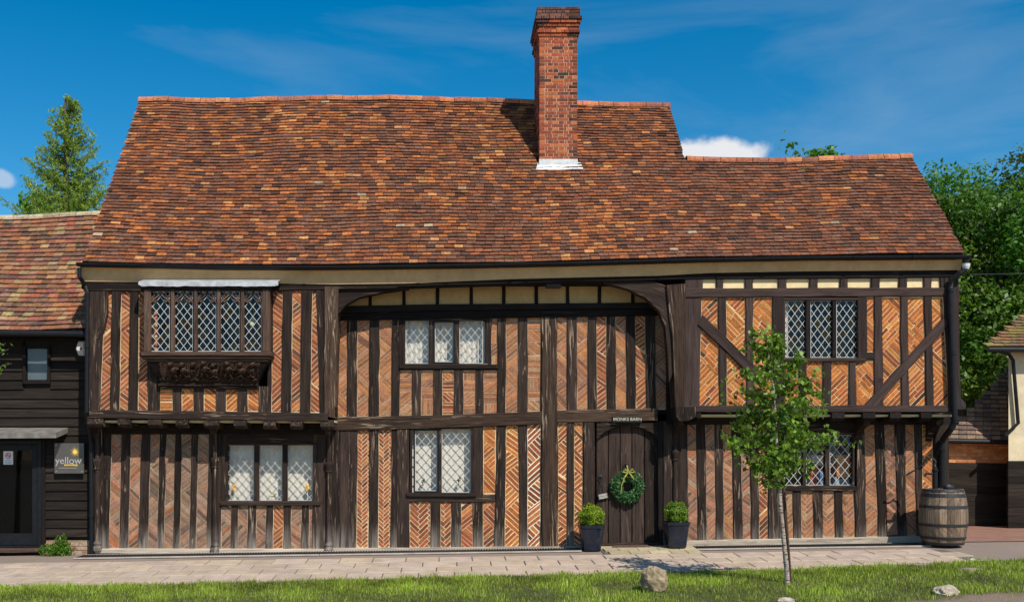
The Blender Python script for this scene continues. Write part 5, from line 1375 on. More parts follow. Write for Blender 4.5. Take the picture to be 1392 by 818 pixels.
# ------------------------------------------------------------------ foliage helpers
nr = np.random.default_rng(7)
def leaves(C, size, col, colvar=.25, updir=None, aspect=.55, bright=.3, Nrm=None):
    """C (n,3) centres -> diamond leaves folded along the midrib"""
    n = len(C); d = nr.normal(size=(n, 3)); d /= np.linalg.norm(d, axis=1)[:, None]
    if updir is not None: d = d * .8 + np.array(updir); d /= np.linalg.norm(d, axis=1)[:, None]
    if Nrm is None: e = nr.normal(size=(n, 3))
    else: e = np.cross(Nrm + .5 * nr.normal(size=(n, 3)), d)
    e -= (e * d).sum(1)[:, None] * d; e /= np.linalg.norm(e, axis=1)[:, None] + 1e-9
    f = np.cross(d, e); s = (size * nr.uniform(.65, 1.25, n))[:, None]
    V = np.empty((n, 4, 3)); V[:, 0] = C - d * s * .5; V[:, 1] = C + e * s * aspect * .5 + f * s * .12; V[:, 2] = C + d * s * .55; V[:, 3] = C - e * s * aspect * .5 + f * s * .12
    F = np.arange(n * 4).reshape(n, 4); k = nr.uniform(1 - colvar, 1 + colvar, (n, 1)); cc = np.array(col)[None] * k
    y = nr.random((n, 1)) < bright; cc = np.where(y, cc * np.array([[1.55, 1.35, 1.0]]), cc)
    return V.reshape(-1, 3), F, np.repeat(cc, 4, axis=0)
def merge(parts):
    V, F, Cc, o = [], [], [], 0
    for v, f, c in parts: V.append(v); F.append(f + o); Cc.append(c); o += len(v)
    return np.vstack(V), np.vstack(F), np.vstack(Cc)
def blob_pts(centre, rr, n, shell=.55):
    d = nr.normal(size=(n, 3)); d /= np.linalg.norm(d, axis=1)[:, None]
    q = (shell + (1 - shell) * nr.random((n, 1)))
    q *= 1 + .12 * np.sin(d[:, :1] * 7 + centre[0]) + .1 * np.sin(d[:, 2:] * 9 + centre[1])
    return np.array(centre) + d * q * np.array(rr), d
def broadleaf(base, top, crown, label, n=26000, size=.2, col=(.075, .155, .02), seed=1, group=None, trunk_r=.3, lumps=70, lr=(.16, .3), name='broadleaf_tree', bright=.3):
    """crown: (cx,cy,cz,rx,ry,rz)"""
    rr = random.Random(seed); t = thing(name, base, label, 'tree', group)
    cx, cy, cz, rx, ry, rz = crown; mb = MB()
    mb.tube([base, (base[0] + .1, base[1], (base[2] + cz) / 2), (cx, cy, cz + rz * .4)], [trunk_r, trunk_r * .8, trunk_r * .3], 10)
    tips = []
    for k in range(lumps):
        a = rr.uniform(0, 2 * math.pi); u = rr.uniform(-.85, 1); q = math.sqrt(1 - u * u); s = rr.uniform(.62, 1.0)
        tips.append((cx + rx * q * math.cos(a) * s, cy + ry * q * math.sin(a) * s, cz + rz * u * s))
    obj('trunk', mb, M['bark'], t); 
    for k in range(0, lumps, 5):
        p = Vector(tips[k]); q = Vector((cx, cy, cz - rz * .3)); m_ = q.lerp(p, .55) + Vector((0, 0, .2)); bm = MB(); bm.tube([q, m_, p], [trunk_r * .4, trunk_r * .2, .03], 6); obj('branch', bm, M['bark'], t)
    parts = []; per = n // lumps
    for (x, y, z) in tips:
        R_ = rr.uniform(*lr) * (rx + rz) / 2; pts, d = blob_pts((x, y, z), (R_ * 1.15, R_ * 1.15, R_ * .8), per, .5); c = tuple(v * rr.uniform(.8, 1.25) for v in col)
        parts.append(leaves(pts, size, c, Nrm=d + np.array([0, 0, .6]), bright=bright))
    # sprays standing out of the outline
    for k in range(lumps // 5):
        x, y, z = tips[rr.randrange(lumps)]; v = Vector((x - cx, y - cy, z - cz)).normalized()
        line = np.array([(x, y, z)]) + np.linspace(0, 1, 40)[:, None] * np.array([v * R_ * 1.6]); pts = line + nr.normal(size=line.shape) * .12
        parts.append(leaves(pts, size, col, bright=bright))
    V, F, Cc = merge(parts); np_obj('crown', V, F, Cc, M['leaf'], t, origin=(cx, cy, cz), kind='stuff')
    return t
# trees behind the right end
broadleaf((17.8, 16, 0), 11, (17.9, 16, 5.9, 3.9, 4, 4.6), 'large dark green leafy tree behind the right end of the house', 100000, .17, seed=2, lumps=95, trunk_r=.4, lr=(.2, .36), col=(.065, .135, .016))
broadleaf((22.2, 19, 0), 11, (22.0, 19, 6.4, 4.6, 4, 5.9), 'leafy tree at the right edge of the photo beyond the cream house', 75000, .18, seed=5, lumps=80, lr=(.2, .34), col=(.062, .13, .016))
broadleaf((15.0, 20, 0), 8, (15.6, 20, 3.6, 2.2, 2.5, 3.6), 'lower dark tree above the outbuilding roof', 22000, .18, col=(.06, .12, .018), seed=8, lumps=50)
broadleaf((12.1, 15, 0), 11, (12.5, 15.5, 8.55, 2.0, 2.0, 3.2), 'treetop showing over the lower ridge', 30000, .2, seed=9, lumps=60, trunk_r=.25, lr=(.16, .26))
broadleaf((-14.5, 15, 0), 8, (-13.6, 15, 6.9, 1.9, 2.0, 2.9), 'light green tree left of the conifer behind the barn', 14000, .2, seed=12, lumps=40, trunk_r=.2, col=(.10, .19, .025))
# conifer
def conifer(base, top, R0, label):
    t = thing('conifer', base, label, 'tree'); rr = random.Random(21); mb = MB(); H = top - base[2]
    mb.tube([base, (base[0], base[1], base[2] + H * .5), (base[0] - .1, base[1], top - .3), (base[0] - .04, base[1], top)], [.2, .14, .04, .012], 8); obj('trunk', mb, M['bark'], t)
    parts = []; z = base[2] + H * .2; bm = MB()
    while z < top - .1:
        f = (top - z) / H; R_ = R0 * min(1, f * 2.3) ** .75 * rr.uniform(.72, 1.12)
        nb = 6 if f > .2 else 4
        for k in range(nb):
            a = rr.uniform(0, 2 * math.pi); L_ = R_ * rr.uniform(.7, 1.08)
            up_ = rr.uniform(.25, .5)
            pts = [Vector((base[0] + math.cos(a) * L_ * s, base[1] + math.sin(a) * L_ * s, z + L_ * (up_ * s * s - .14 * math.sin(s * 3)))) for s in (0, .3, .6, .85, 1)]
            bm.tube(pts, [.025, .018, .012, .007, .003], 4, cap=False)
            for s in np.linspace(.25, 1, max(4, int(L_ * 9))):
                i = min(3, int(s * 4)); p = pts[0].lerp(pts[-1], s); p.z = z + L_ * (up_ * s * s - .14 * math.sin(s * 3))
                for q in range(2):
                    side = Vector((rr.uniform(-1, 1), rr.uniform(-1, 1), rr.uniform(-.7, .5))).normalized() * .28 * (1.15 - s * .6) * min(1, L_)
                    m_ = 9; line = np.array([p]) + np.linspace(0, 1, m_)[:, None] * np.array([side]); line = line + nr.normal(size=line.shape) * .02
                    parts.append(leaves(line, .12, (.20, .29, .04), aspect=.2, updir=(0, 0, .5), bright=.25))
        z += rr.uniform(.075, .13)
    obj('branch', bm, M['bark'], t, kind='stuff'); V, F, Cc = merge(parts); np_obj('crown', V, F, Cc, M['needle'], t, origin=base, kind='stuff')
conifer((-10.75, 11.5, 0), PZ(128, 11.5), 1.95, 'feathery green conifer rising behind the left barn roof')

# ------------------------------------------------------------------ left barn
barn = thing('weatherboarded_barn', (-7.4, .1, -.1), 'low black weatherboarded barn with lichened tile roof at the left', 'barn')
BY = .12
def bpz(y): return PZ(y, BY)
# boards: rows between photograph heights, cut round window and door
bx0, bx1 = PX(-60, BY), PX(121.5, BY)
rows_ = [455] + [466 + 12.55 * k for k in range(1, 23)]
rows_ = [y for y in rows_ if y < 742]
cuts = [(32, 69, 470, 522), (-20, 57, 598, 748)]
mb = MB(); mb.box(bx0, bx1, BY + .05, BY + .12, -.3, bpz(455)); obj('wall', mb, M['room'], barn)
r = random.Random(31)
for i in range(len(rows_) - 1):
    y0, y1 = rows_[i], rows_[i + 1]; segs = [(-60, 121.5)]
    for cx0, cx1, cy0, cy1 in cuts:
        if y1 > cy0 + 3 and y0 < cy1 - 3:
            ns = []
            for a, b in segs:
                if cx1 <= a or cx0 >= b: ns.append((a, b)); continue
                if a < cx0: ns.append((a, cx0))
                if b > cx1: ns.append((cx1, b))
            segs = ns
    if y1 > 735: segs = []
    for a, b in segs:
        if b - a < 3: continue
        if rows_[i] > 590 and b < 60: continue
        X0, X1, zt_, zb_ = PX(a, BY), PX(b, BY), bpz(y0) + .03, bpz(y1) + r.uniform(-.006, .006)
        mb = MB(); yb_ = BY - .02; n_ = max(1, int((X1 - X0) / .3)); vs = []; g = []; sd_ = r.random() * 60
        for k in range(n_ + 1):
            x = X0 + (X1 - X0) * k / n_; w_ = .004 * mnoise.noise(Vector((x * 2, i, 0)))
            vs += [(x, BY + .04, zt_), (x, BY + .012, zt_), (x, yb_ + w_, zb_ + w_), (x, BY + .04, zb_)]; g += [(x + sd_, .2, sd_), (x + sd_, .18, sd_), (x + sd_, 0, sd_), (x + sd_, -.05, sd_)]
        fs = [(4 * k + q, 4 * (k + 1) + q, 4 * (k + 1) + (q + 1) % 4, 4 * k + (q + 1) % 4) for k in range(n_) for q in range(4)] + [(0, 1, 2, 3), (4 * n_ + 3, 4 * n_ + 2, 4 * n_ + 1, 4 * n_)]
        mb.add(vs, [f[::-1] for f in fs], (1, 1, 1), g); obj('weatherboard', mb, M['board'], barn)
# small window
mb = MB(); X0, X1, Z0, Z1 = PX(32, BY), PX(69.5, BY), bpz(522), bpz(470)
for q in ((X0, X0 + .05, Z0, Z1, 2), (X1 - .05, X1, Z0, Z1, 2), (X0 + .05, X1 - .05, Z0, Z0 + .06, 0), (X0 + .05, X1 - .05, Z1 - .04, Z1, 0)): mb.cbox(q[0], q[1], BY - .05, BY + .05, q[2], q[3], .006, axis=q[4])
bw = obj('window', mb, M['timber_black'], barn, 'small narrow window in the barn wall'); mb = MB(); mb.box(X0 + .05, X1 - .05, BY, BY + .006, Z0 + .06, Z1 - .04); obj('pane', mb, M['glass'], bw)
mb = MB(); mb.box(X0 + .06, X1 - .06, BY + .03, BY + .04, Z0 + .08, Z1 - .05, (.10, .13, .16)); obj('blind', mb, M['paint'], bw, 'blue grey blind inside')
# canopy
mb = MB(); x0, x1 = PX(-60, -.2), PX(81, -.25)
vs = [(x0, -.3, PZ(596, -.3)), (x1 - .05, -.3, PZ(596, -.3)), (x1, BY, PZ(583, BY) + .03), (x0, BY, PZ(583, BY) + .03), (x0, -.3, PZ(590, -.3)), (x1 - .05, -.3, PZ(590, -.3))]
mb.add([(x0, -.3, PZ(596, -.3)), (x1 - .04, -.3, PZ(595, -.3)), (x1, BY, PZ(588, BY)), (x0, BY, PZ(588, BY)), (x0, -.3, PZ(589, -.3)), (x1 - .04, -.3, PZ(588, -.3)), (x1, BY, PZ(581, BY)), (x0, BY, PZ(581, BY))],
       [(4, 5, 6, 7), (0, 3, 2, 1), (0, 1, 5, 4), (1, 2, 6, 5), (3, 0, 4, 7)]); obj('canopy', mb, M['old_lead'], barn, 'lead covered canopy over the glazed door')
# glazed door
mb = MB(); X0, X1, Z0, Z1 = PX(-24, BY), PX(57, BY), PZ(744, BY), PZ(598, BY)
fw = .07
for q in ((X0, X0 + fw, Z0, Z1, 2), (X1 - fw, X1, Z0, Z1, 2), (X0 + fw, X1 - fw, Z1 - fw, Z1, 0), (X0 + fw, X1 - fw, Z0, Z0 + .04, 0)): mb.cbox(q[0], q[1], BY - .03, BY + .06, q[2], q[3], .006, axis=q[4])
gd = obj('glazed_door', mb, M['black'], barn, 'black framed glazed door')
mb = MB(); a, b, c, d_ = X0 + fw + .005, X1 - fw - .005, Z0 + .045, Z1 - fw - .005
for q in ((a, a + .09, c, d_, 2), (b - .09, b, c, d_, 2), (a + .09, b - .09, d_ - .1, d_, 0), (a + .09, b - .09, c, c + .2, 0)): mb.cbox(q[0], q[1], BY - .015, BY + .035, q[2], q[3], .006, axis=q[4])
obj('leaf_frame', mb, M['black'], gd); mb = MB(); mb.box(a + .09, b - .09, BY + .01, BY + .016, c + .2, d_ - .1); obj('pane', mb, M['glass_dark'], gd)
for k in range(5):
    mb = MB(); xx = a + .1 + k * .165; mb.box(xx, xx + .155, BY + .10, BY + .115, c, d_, (.016, .025, .034)); obj('inner_board', mb, M['paint'], gd)
mb = MB(); mb.box(PX(4, .1), PX(17, .1), BY - .002, BY + .008, PZ(631, .1), PZ(613, .1), (.75, .74, .72)); ns = obj('no_smoking_sign', mb, M['paint'], None, 'small white no smoking notice on the glazed barn door', 'sign')
mb = MB(); cxs, czs = PX(10.5, .1), PZ(619, .1); mb.tube([(cxs + .045 * math.cos(rad(24 * k)), BY - .004, czs + .045 * math.sin(rad(24 * k))) for k in range(16)], .006, 6); mb.tube([(cxs - .03, BY - .005, czs + .03), (cxs + .03, BY - .005, czs - .03)], .005, 6); obj('symbol', mb, M['red_letter'], ns)
mb = MB(); mb.box(cxs - .035, cxs + .03, BY - .006, BY - .003, czs - .006, czs + .006, (.05, .05, .05)); mb.box(cxs - .055, cxs + .055, BY - .005, BY - .002, PZ(626, .1), PZ(625, .1), (.4, .4, .4)); mb.box(cxs - .055, cxs + .055, BY - .005, BY - .002, PZ(629, .1), PZ(628, .1), (.12, .2, .3)); obj('print', mb, M['paint'], ns)
mb = MB(); ribbon_mb([(-60, 744), (60, 744)], [(-60, 750), (60, 749)], BY, .2, .1, mb=mb); obj('doorstep', mb, M['timber_brown'], barn)
mb = MB(); ribbon_mb([(57, 598), (57, 748)], [(62.5, 598), (62.5, 748)], BY, .03, .05, mb=mb); obj('door_post', mb, M['timber_black'], barn)
# brick footing, bricks one by one
mb = MB(); X0, X1 = PX(59, BY), PX(122, BY); Z1 = bpz(734); mb.box(X0, X1, BY + .0, BY + .1, -.35, Z1, (.3, .22, .15)); ft = obj('footing', mb, M['mortar'], barn)
z = -.26; k = 0
while z < Z1 - .05:
    x = X0 - (.11 if k % 2 else 0)
    while x < X1:
        a, b = max(X0, x), min(X1, x + .21)
        if b - a > .04: mb = MB(); mb.cbox(a, b, BY - .008, BY + .05, z, z + .06, .004, r.choice([(.36, .15, .09), (.42, .2, .12), (.30, .15, .1), (.4, .28, .2)])); obj('footing_brick', mb, M['brick'], ft)
        x += .222
    z += .072; k += 1
# barn roof
BE_Y, BR_ = -.22, 2.15
BEZ = lambda x: PZ(449, BE_Y) + .02 * math.sin(x * 2)
BRZ = lambda x: PZ(interp(x, [(PX(-40, 1.9), 296), (PX(0, 1.9), 295), (PX(60, 1.9), 293), (PX(128, 1.9), 290)]), BE_Y + BR_)
def brs(x, v, off=0):
    p = Vector((x, BE_Y + BR_ * v, BEZ(x) + (BRZ(x) - BEZ(x)) * v)); n_ = Vector((0, -.72, .69))
    return p + n_ * (off + .03 * mnoise.noise(Vector((x * .7, v * 3, 3))) - .05 * math.sin(v * math.pi))
bxl, bxr = -9.6, PX(118, 0) + .0
mb = MB(); vs = []
for j in range(9):
    for i in range(17):
        x = bxl + (bxr - bxl) * i / 16; vs.append(tuple(brs(x, j / 8, -.012)))
m_ = len(vs); vs += [(a, b + .05, c - .06) for a, b, c in vs]
fs = [(j * 17 + i, j * 17 + i + 1, (j + 1) * 17 + i + 1, (j + 1) * 17 + i) for j in range(8) for i in range(16)] + [(m_ + j * 17 + i, m_ + (j + 1) * 17 + i, m_ + (j + 1) * 17 + i + 1, m_ + j * 17 + i + 1) for j in range(8) for i in range(16)] + [(i, m_ + i, m_ + i + 1, i + 1) for i in range(16)]
mb.add(vs, fs, (.06, .045, .035))
zz1 = BRZ(-7) - .02; mb.add([(bxl, 1.93, zz1), (bxr, 1.93, zz1), (bxr, 4.2, 3.6), (bxl, 4.2, 3.6), (bxl, 1.93, zz1 - .08), (bxr, 1.93, zz1 - .08), (bxr, 4.2, 3.5), (bxl, 4.2, 3.5)], [(0, 1, 2, 3), (4, 7, 6, 5), (0, 4, 5, 1), (2, 6, 7, 3)], (.2, .12, .08))
broof = obj('roof', mb, M['tile_moss'], barn)
mb = MB(); mb.box(bxl, bxr - .1, 3.9, 4.0, -.2, 3.6); obj('rear_wall', mb, M['board'], barn)
r = random.Random(77); bt = []
BROWS = 26
for row in range(BROWS):
    x = bxl + (row % 2) * .085
    while x < bxr:
        wd = .17 * r.uniform(.9, 1.08); v = row / BROWS + .004 * mnoise.noise(Vector((x, row * .3, 0)))
        bt.append((x + wd / 2, v, wd - .004, row)); x += wd
bt.sort(key=lambda q: (q[0] < -8.35, q[3])); rt_ = MB()
for i, (xc, v, wd, row) in enumerate(bt):
    p = brs(xc, v, .014); ux = (brs(xc + .1, v) - brs(xc - .1, v)).normalized(); up_ = (brs(xc, v + .04) - brs(xc, v)).normalized(); un = ux.cross(up_); tl = .13 + r.uniform(-.04, .05); up2 = up_ * math.cos(tl) - un * math.sin(tl)
    q = mnoise.noise(Vector((xc * 1.2, v * 5, 2)))
    c = r.choices([(.26, .095, .05), (.20, .085, .055), (.34, .125, .055), (.30, .17, .085), (.13, .065, .045), (.36, .24, .13)], [3, 3, max(.1, 1.4 - 2 * q), max(.1, 1.6 + 3 * q), 2, max(.05, .8 + 3 * q)])[0]; c = tuple(a * r.uniform(.8, 1.15) for a in c)
    tgt = MB() if i < 300 else rt_
    add_tile(tgt, (p, (ux + up2 * r.uniform(-.03, .03)).normalized(), up2, ux.cross(up2)), wd, .17, .018, r, c)
    if i < 300: obj('barn_roof_tile', tgt, M['tile_moss'], broof)
obj('barn_roof_tile', rt_, M['tile_moss'], broof, 'the remaining lichened tiles', kind='stuff', origin=(-8, 1, 4))
ridge(bxl, bxr - .02, lambda x: tuple(brs(x, 1.0)), broof, rr=.1, cf=lambda x: r.choice([(.42, .36, .22), (.36, .28, .18), (.45, .38, .26)]), mat='tile_moss')
mb = MB(); gy_ = BE_Y - .06; pts = [(bxl, gy_, PZ(452, gy_)), (-7.6, gy_, PZ(452.5, gy_)), (PX(117, gy_), gy_, PZ(454, gy_))]; mb.tube(pts, .05, 10); obj('gutter', mb, M['black'], barn)
mb = MB(); ribbon_mb([(-60, 452), (118, 452)], [(-60, 462), (118, 462)], BY - .04, .0, .06, mb=mb); obj('fascia', mb, M['timber_black'], barn)
# signs and box on the barn
mb = MB(); mb.box(PX(75, .05), PX(115, .05), .02, .028, PZ(643, .05), PZ(602, .05)); ys_ = obj('plaque', mb, M['acrylic'], None, 'clear square plaque with a yellow sun and lettering on the black boards', 'sign')
for a, b in ((77.5, 604.5), (112.5, 604.5), (77.5, 640.5), (112.5, 640.5)):
    mm = MB(); mm.tube([(PX(a, .05), .012, PZ(b, .05)), (PX(a, .05), .09, PZ(b, .05))], .009, 8); obj('standoff', mm, M['grey_letter'], ys_)
text_mesh('yellow', .17, (PX(94, .05), .016, PZ(626, .05)), M['grey_letter'], ys_, bold=.0)
text_mesh('technology', .052, (PX(97.5, .05), .016, PZ(631.5, .05)), M['yellow_letter'], ys_, bold=.001)
mm = MB(); mm.box(PX(81, .05), PX(105, .05), .014, .018, PZ(636, .05), PZ(635.4, .05)); obj('line', mm, M['grey_letter'], ys_)
mm = MB(); sx_, sz_ = PX(103, .05), PZ(614, .05)
for k in range(14):
    a = rad(360 / 14 * k); l_ = .075 if k % 2 else .088; da = .11
    p = [(sx_ + .028 * math.cos(a - da * 1.6), sz_ + .028 * math.sin(a - da * 1.6)), (sx_ + l_ * math.cos(a), sz_ + l_ * math.sin(a)), (sx_ + .028 * math.cos(a + da * 1.6), sz_ + .028 * math.sin(a + da * 1.6))]
    mm.prism(p, .013, .018)
mm.prism([(sx_ + .033 * math.cos(rad(30 * k)), sz_ + .033 * math.sin(rad(30 * k))) for k in range(12)], .012, .018); obj('sun_symbol', mm, M['yellow_letter'], ys_)
mm = MB(); hx, hz = PX(109, .0), PZ(474, .0)
mm.prism([(hx - .075, hz), (hx - .03, hz + .13), (hx + .07, hz + .13), (hx + .07, hz - .11), (hx - .03, hz - .11)], -.02, .1, (.62, .60, .56), bev=.02)
ab = obj('alarm_box', mm, M['paint'], None, 'white alarm box under the barn gutter', 'alarm box')
mm = MB(); mm.ball((hx + .02, -.024, hz), (.022, .012, .022), 8, 6, col=(.5, .05, .04)); obj('lamp', mm, M['paint'], ab)

# ------------------------------------------------------------------ right hand neighbours
ob = thing('outbuilding', (11, 3, .1), 'low dark outbuilding with red brick band and tiled roof beyond the barrel', 'outbuilding')
OB = 3.0
def wpoly(pts, Y): return [P2(p, Y) for p in pts]
mb = MB(); mb.prism(wpoly([(1281, 594), (1400, 598), (1400, 636), (1281, 629)], OB), OB, OB + .2, (.34, .25, .17), back=True); bb = obj('brick_band', mb, M['mortar'], ob)
r = random.Random(9); z = PZ(629, OB); k = 0
while z < PZ(596, OB):
    x = PX(1285, OB) - (.11 if k % 2 else 0)
    while x < PX(1372, OB):
        mm = MB(); c = r.choice([(.62, .21, .06), (.56, .18, .055), (.46, .15, .05), (.66, .27, .09)]); mm.cbox(x, x + .205, OB - .006, OB + .05, z, z + .058, .004, c); obj('brick', mm, M['brick'], bb); x += .217
    z += .07; k += 1
y = 628; k = 0
mb = MB(); mb.prism(wpoly([(1281, 627), (1400, 634), (1400, 722), (1281, 722)], OB), OB + .03, OB + .2, (.02, .02, .02)); obj('wall', mb, M['room'], ob)
while y < 716:
    mm = MB(); ribbon_mb([(1280, y), (1372, y + 1.5)], [(1280, y + 11), (1372, y + 12.5)], OB, .03, .02, wob=.002, ch=.01, mb=mm); obj('weatherboard', mm, M['board'], ob); y += 10.5
# roof slope with a slanted verge
E0, E1 = Vector((PX(1283, 2.8), 2.8, PZ(597, 2.8))), Vector((PX(1380, 2.8), 2.8, PZ(599, 2.8)))
T0, T1 = Vector((PX(1384, 4.4), 4.4, PZ(488, 4.4))), Vector((PX(1400, 4.4), 4.4, PZ(488, 4.4)))
oroof = MB(); dn = Vector((0, .06, -.06)); V = [E0, E1, T1, T0]; V2 = [v + dn for v in V]
oroof.add([tuple(v) for v in V + V2], [(0, 1, 2, 3), (7, 6, 5, 4), (0, 4, 5, 1), (1, 5, 6, 2), (2, 6, 7, 3), (3, 7, 4, 0)], (.06, .05, .045)); oro = obj('roof', oroof, M['tile'], ob)
ot = MB(); NR = 19
for row in range(NR):
    t = row / NR; a, b = E0.lerp(T0, t), E1.lerp(T1, t); up_ = (T1 - E1).normalized(); ux = (b - a).normalized(); un = ux.cross(up_).normalized(); L_ = (b - a).length; x = -.05 + (row % 2) * .08
    while x < L_:
        p = a + ux * (x + .08) + un * .01; up2 = (up_ * .99 - un * .13).normalized(); c = r.choice([(.17, .12, .09), (.22, .15, .11), (.13, .09, .075), (.27, .17, .12)]); add_tile(ot, (p, ux, up2, ux.cross(up2)), .16, .15, .02, r, c); x += .166
obj('roof_tile', ot, M['tile'], oro, kind='stuff')
mm = MB(); mm.tube([tuple(E0 + Vector((0, -.03, -.03))), tuple(E1 + Vector((0, -.03, -.03)))], .045, 8); obj('gutter', mm, M['black'], ob)
ch_ = thing('cream_cottage', (12.5, 2.4, .1), 'cream rendered cottage with mossy tiled roof at the right edge', 'cottage')
CYY = 2.4
def skewbox(X0, z0, z1, dy, col):
    m_ = MB(); q = [(X0, CYY + dy), (X0 + 4, CYY + dy), (X0 + 7, CYY + 4), (X0 + 3, CYY + 4)]
    m_.add([(a, b, z0) for a, b in q] + [(a, b, z1) for a, b in q], [(0, 3, 2, 1), (4, 5, 6, 7), (0, 1, 5, 4), (1, 2, 6, 5), (2, 3, 7, 6), (3, 0, 4, 7)], col); return m_
X0 = PX(1371, CYY); obj('wall', skewbox(X0, PZ(627, CYY), PZ(468, CYY), 0, (.66, .55, .36)), M['plaster'], ch_)
y = 626
obj('base_wall', skewbox(X0 + .01, -.1, PZ(627.5, CYY), .02, (.02, .02, .02)), M['room'], ch_)
while y < 716:
    mm = MB(); ribbon_mb([(1369.5, y), (1560, y)], [(1369.5, y + 11), (1560, y + 11)], CYY, .03, .02, wob=.002, ch=.01, mb=mm); obj('weatherboard', mm, M['board'], ch_); y += 10.5
e0 = Vector((PX(1343, 2.15), 2.15, PZ(472, 2.15))); e1 = e0 + Vector((5, 0, 0)); h0 = e0 + Vector((3.0, 2.6, 1.55)); h1 = e1 + Vector((3, 2.6, 1.55))
rm = MB(); dz_ = Vector((0, 0, -.07)); rm.add([tuple(v) for v in (e0, e1, h1, h0, e0 + dz_, e1 + dz_, h1 + dz_, h0 + dz_)], [(0, 1, 2, 3), (7, 6, 5, 4), (0, 4, 5, 1), (1, 5, 6, 2), (2, 6, 7, 3), (3, 7, 4, 0)], (.1, .08, .04)); cr = obj('roof', rm, M['tile_moss'], ch_)
mt = MB(); NR = 22; mc = [(.20, .16, .04), (.26, .18, .05), (.26, .12, .06), (.18, .12, .05), (.32, .16, .07), (.16, .10, .06)]
for row in range(NR):
    t = row / NR; a, b = e0.lerp(h0, t), e1.lerp(h1, t); ux = Vector((1, 0, 0)); up_ = Vector((0, 2.6, 1.55)).normalized(); un = ux.cross(up_); x = (row % 2) * .08 - .02
    while x < min(3, (b - a).length):
        p = a + ux * (x + .08) + un * .012; up2 = (up_ - un * .13).normalized(); add_tile(mt, (p, ux, up2, ux.cross(up2)), .16, .19, .02, r, r.choice(mc)); x += .166
obj('roof_tile', mt, M['tile_moss'], cr, kind='stuff')
mm = MB(); mm.tube([tuple(e0 + Vector((-.02, -.04, -.05))), tuple(e1 + Vector((0, -.04, -.05)))], .05, 8); mm.tube([tuple(e0 + Vector((.12, -.04, -.06))), (X0 - .04, CYY - .08, PZ(482, CYY)), (X0 + .04, CYY - .08, PZ(490, CYY)), (X0 + .14, CYY - .08, PZ(575, CYY)), (X0 - .1, CYY - .05, PZ(592, CYY))], .035, 8); obj('gutter', mm, M['black'], ch_)
# a thin wire from the house corner
mm = MB(); mm.tube([(PX(1318, -.4), -.4, PZ(373, -.4)), (11.5, 2, PZ(371.5, 2)), (16, 4, PZ(369, 4))], .008, 5); obj('wire', mm, M['iron'], None, 'thin black wire running off from the right gutter corner', 'wire')
# small pale gable far behind
sh = MB(); sh.add([(PX(1294, 5), 5, PZ(527, 5)), (PX(1313, 5), 5, PZ(548, 5)), (PX(1313, 5), 5, PZ(556, 5)), (PX(1290, 5), 5, PZ(535, 5)), (PX(1294, 5), 7, PZ(527, 5)), (PX(1313, 5), 7, PZ(548, 5)), (PX(1313, 5), 7, PZ(556, 5)), (PX(1290, 5), 7, PZ(535, 5))], [(3, 2, 1, 0), (0, 1, 5, 4), (1, 2, 6, 5), (2, 3, 7, 6), (4, 5, 6, 7)], (.5, .42, .38))
sh.box(PX(1230, 5.2), PX(1311, 5.2), 5.2, 6.8, .1, PZ(552, 5), (.08, .06, .05)); obj('shed', sh, M['paint'], None, 'small shed with pale roof edge glimpsed past the house corner', 'shed')

# ------------------------------------------------------------------ barrel and pump
BX, BYc = PX(1282, -.62), -.62; bz = gz(BX, -.6) + .005; bz = .135; BH = .90
bar = thing('barrel', (BX, BYc, bz), 'old wooden barrel with iron hoops standing by the right corner', 'barrel')
def brad(t): return .30 + .065 * math.sin(math.pi * max(0, min(1, t))) ** .8
NS = 20
for k in range(NS):
    mm = MB(); a0 = 2 * math.pi * k / NS + .006; a1 = 2 * math.pi * (k + 1) / NS - .006; vs = []; g = []; sd_ = r.random() * 40
    for j in range(11):
        t = j / 10; R_ = brad(t) + r.uniform(-.001, .001)
        for a, q in ((a0, R_ - .025), (a0, R_ - .003), ((a0 + a1) / 2, R_), (a1, R_ - .003), (a1, R_ - .025)):
            vs.append((BX + q * math.cos(a), BYc + q * math.sin(a), bz + t * BH)); g.append((t * BH + sd_, a * R_, q))
    fs = [(j * 5 + i, j * 5 + (i + 1) % 5, (j + 1) * 5 + (i + 1) % 5, (j + 1) * 5 + i) for j in range(10) for i in range(5)] + [(4, 3, 2, 1, 0), (50, 51, 52, 53, 54)]
    mm.add(vs, fs, (1, 1, 1), g); obj('stave', mm, M['stave'], bar)
for t0, t1 in ((.0, .045), (.10, .15), (.33, .38), (.66, .71), (.86, .92), (.955, .998)):
    mm = MB(); mm.lathe([(brad(t0) - .006, bz + t0 * BH), (brad(t0) + .005, bz + t0 * BH), (brad(t1) + .005, bz + t1 * BH), (brad(t1) - .006, bz + t1 * BH)], (BX, BYc, 0), 32); obj('hoop', mm, M['hoop'] if 'hoop' in M else M['iron'], bar)
mm = MB(); mm.lathe([(.001, BH - .02), (.285, BH - .02), (.285, BH - .06)], (BX, BYc, bz), 24); obj('lid', mm, M['timber_brown'], bar)
ppx = PX(1271, -.65); pz = bz + BH - .02
pump = thing('hand_pump', (ppx, -.65, pz), 'dark iron hand pump standing on the barrel', 'pump')
mm = MB(); mm.lathe([(.001, 0), (.06, 0), (.06, .015), (.04, .03), (.038, .3), (.05, .31), (.05, .33), (.035, .34), (.03, .38), (.001, .385)], (ppx, -.65, pz), 16); obj('body', mm, M['black'], pump, smooth=False)
mm = MB(); mm.tube([(ppx - .03, -.65, pz + .27), (ppx - .14, -.66, pz + .27), (ppx - .16, -.66, pz + .25), (ppx - .165, -.66, pz + .22)], .018, 8); obj('spout', mm, M['black'], pump)
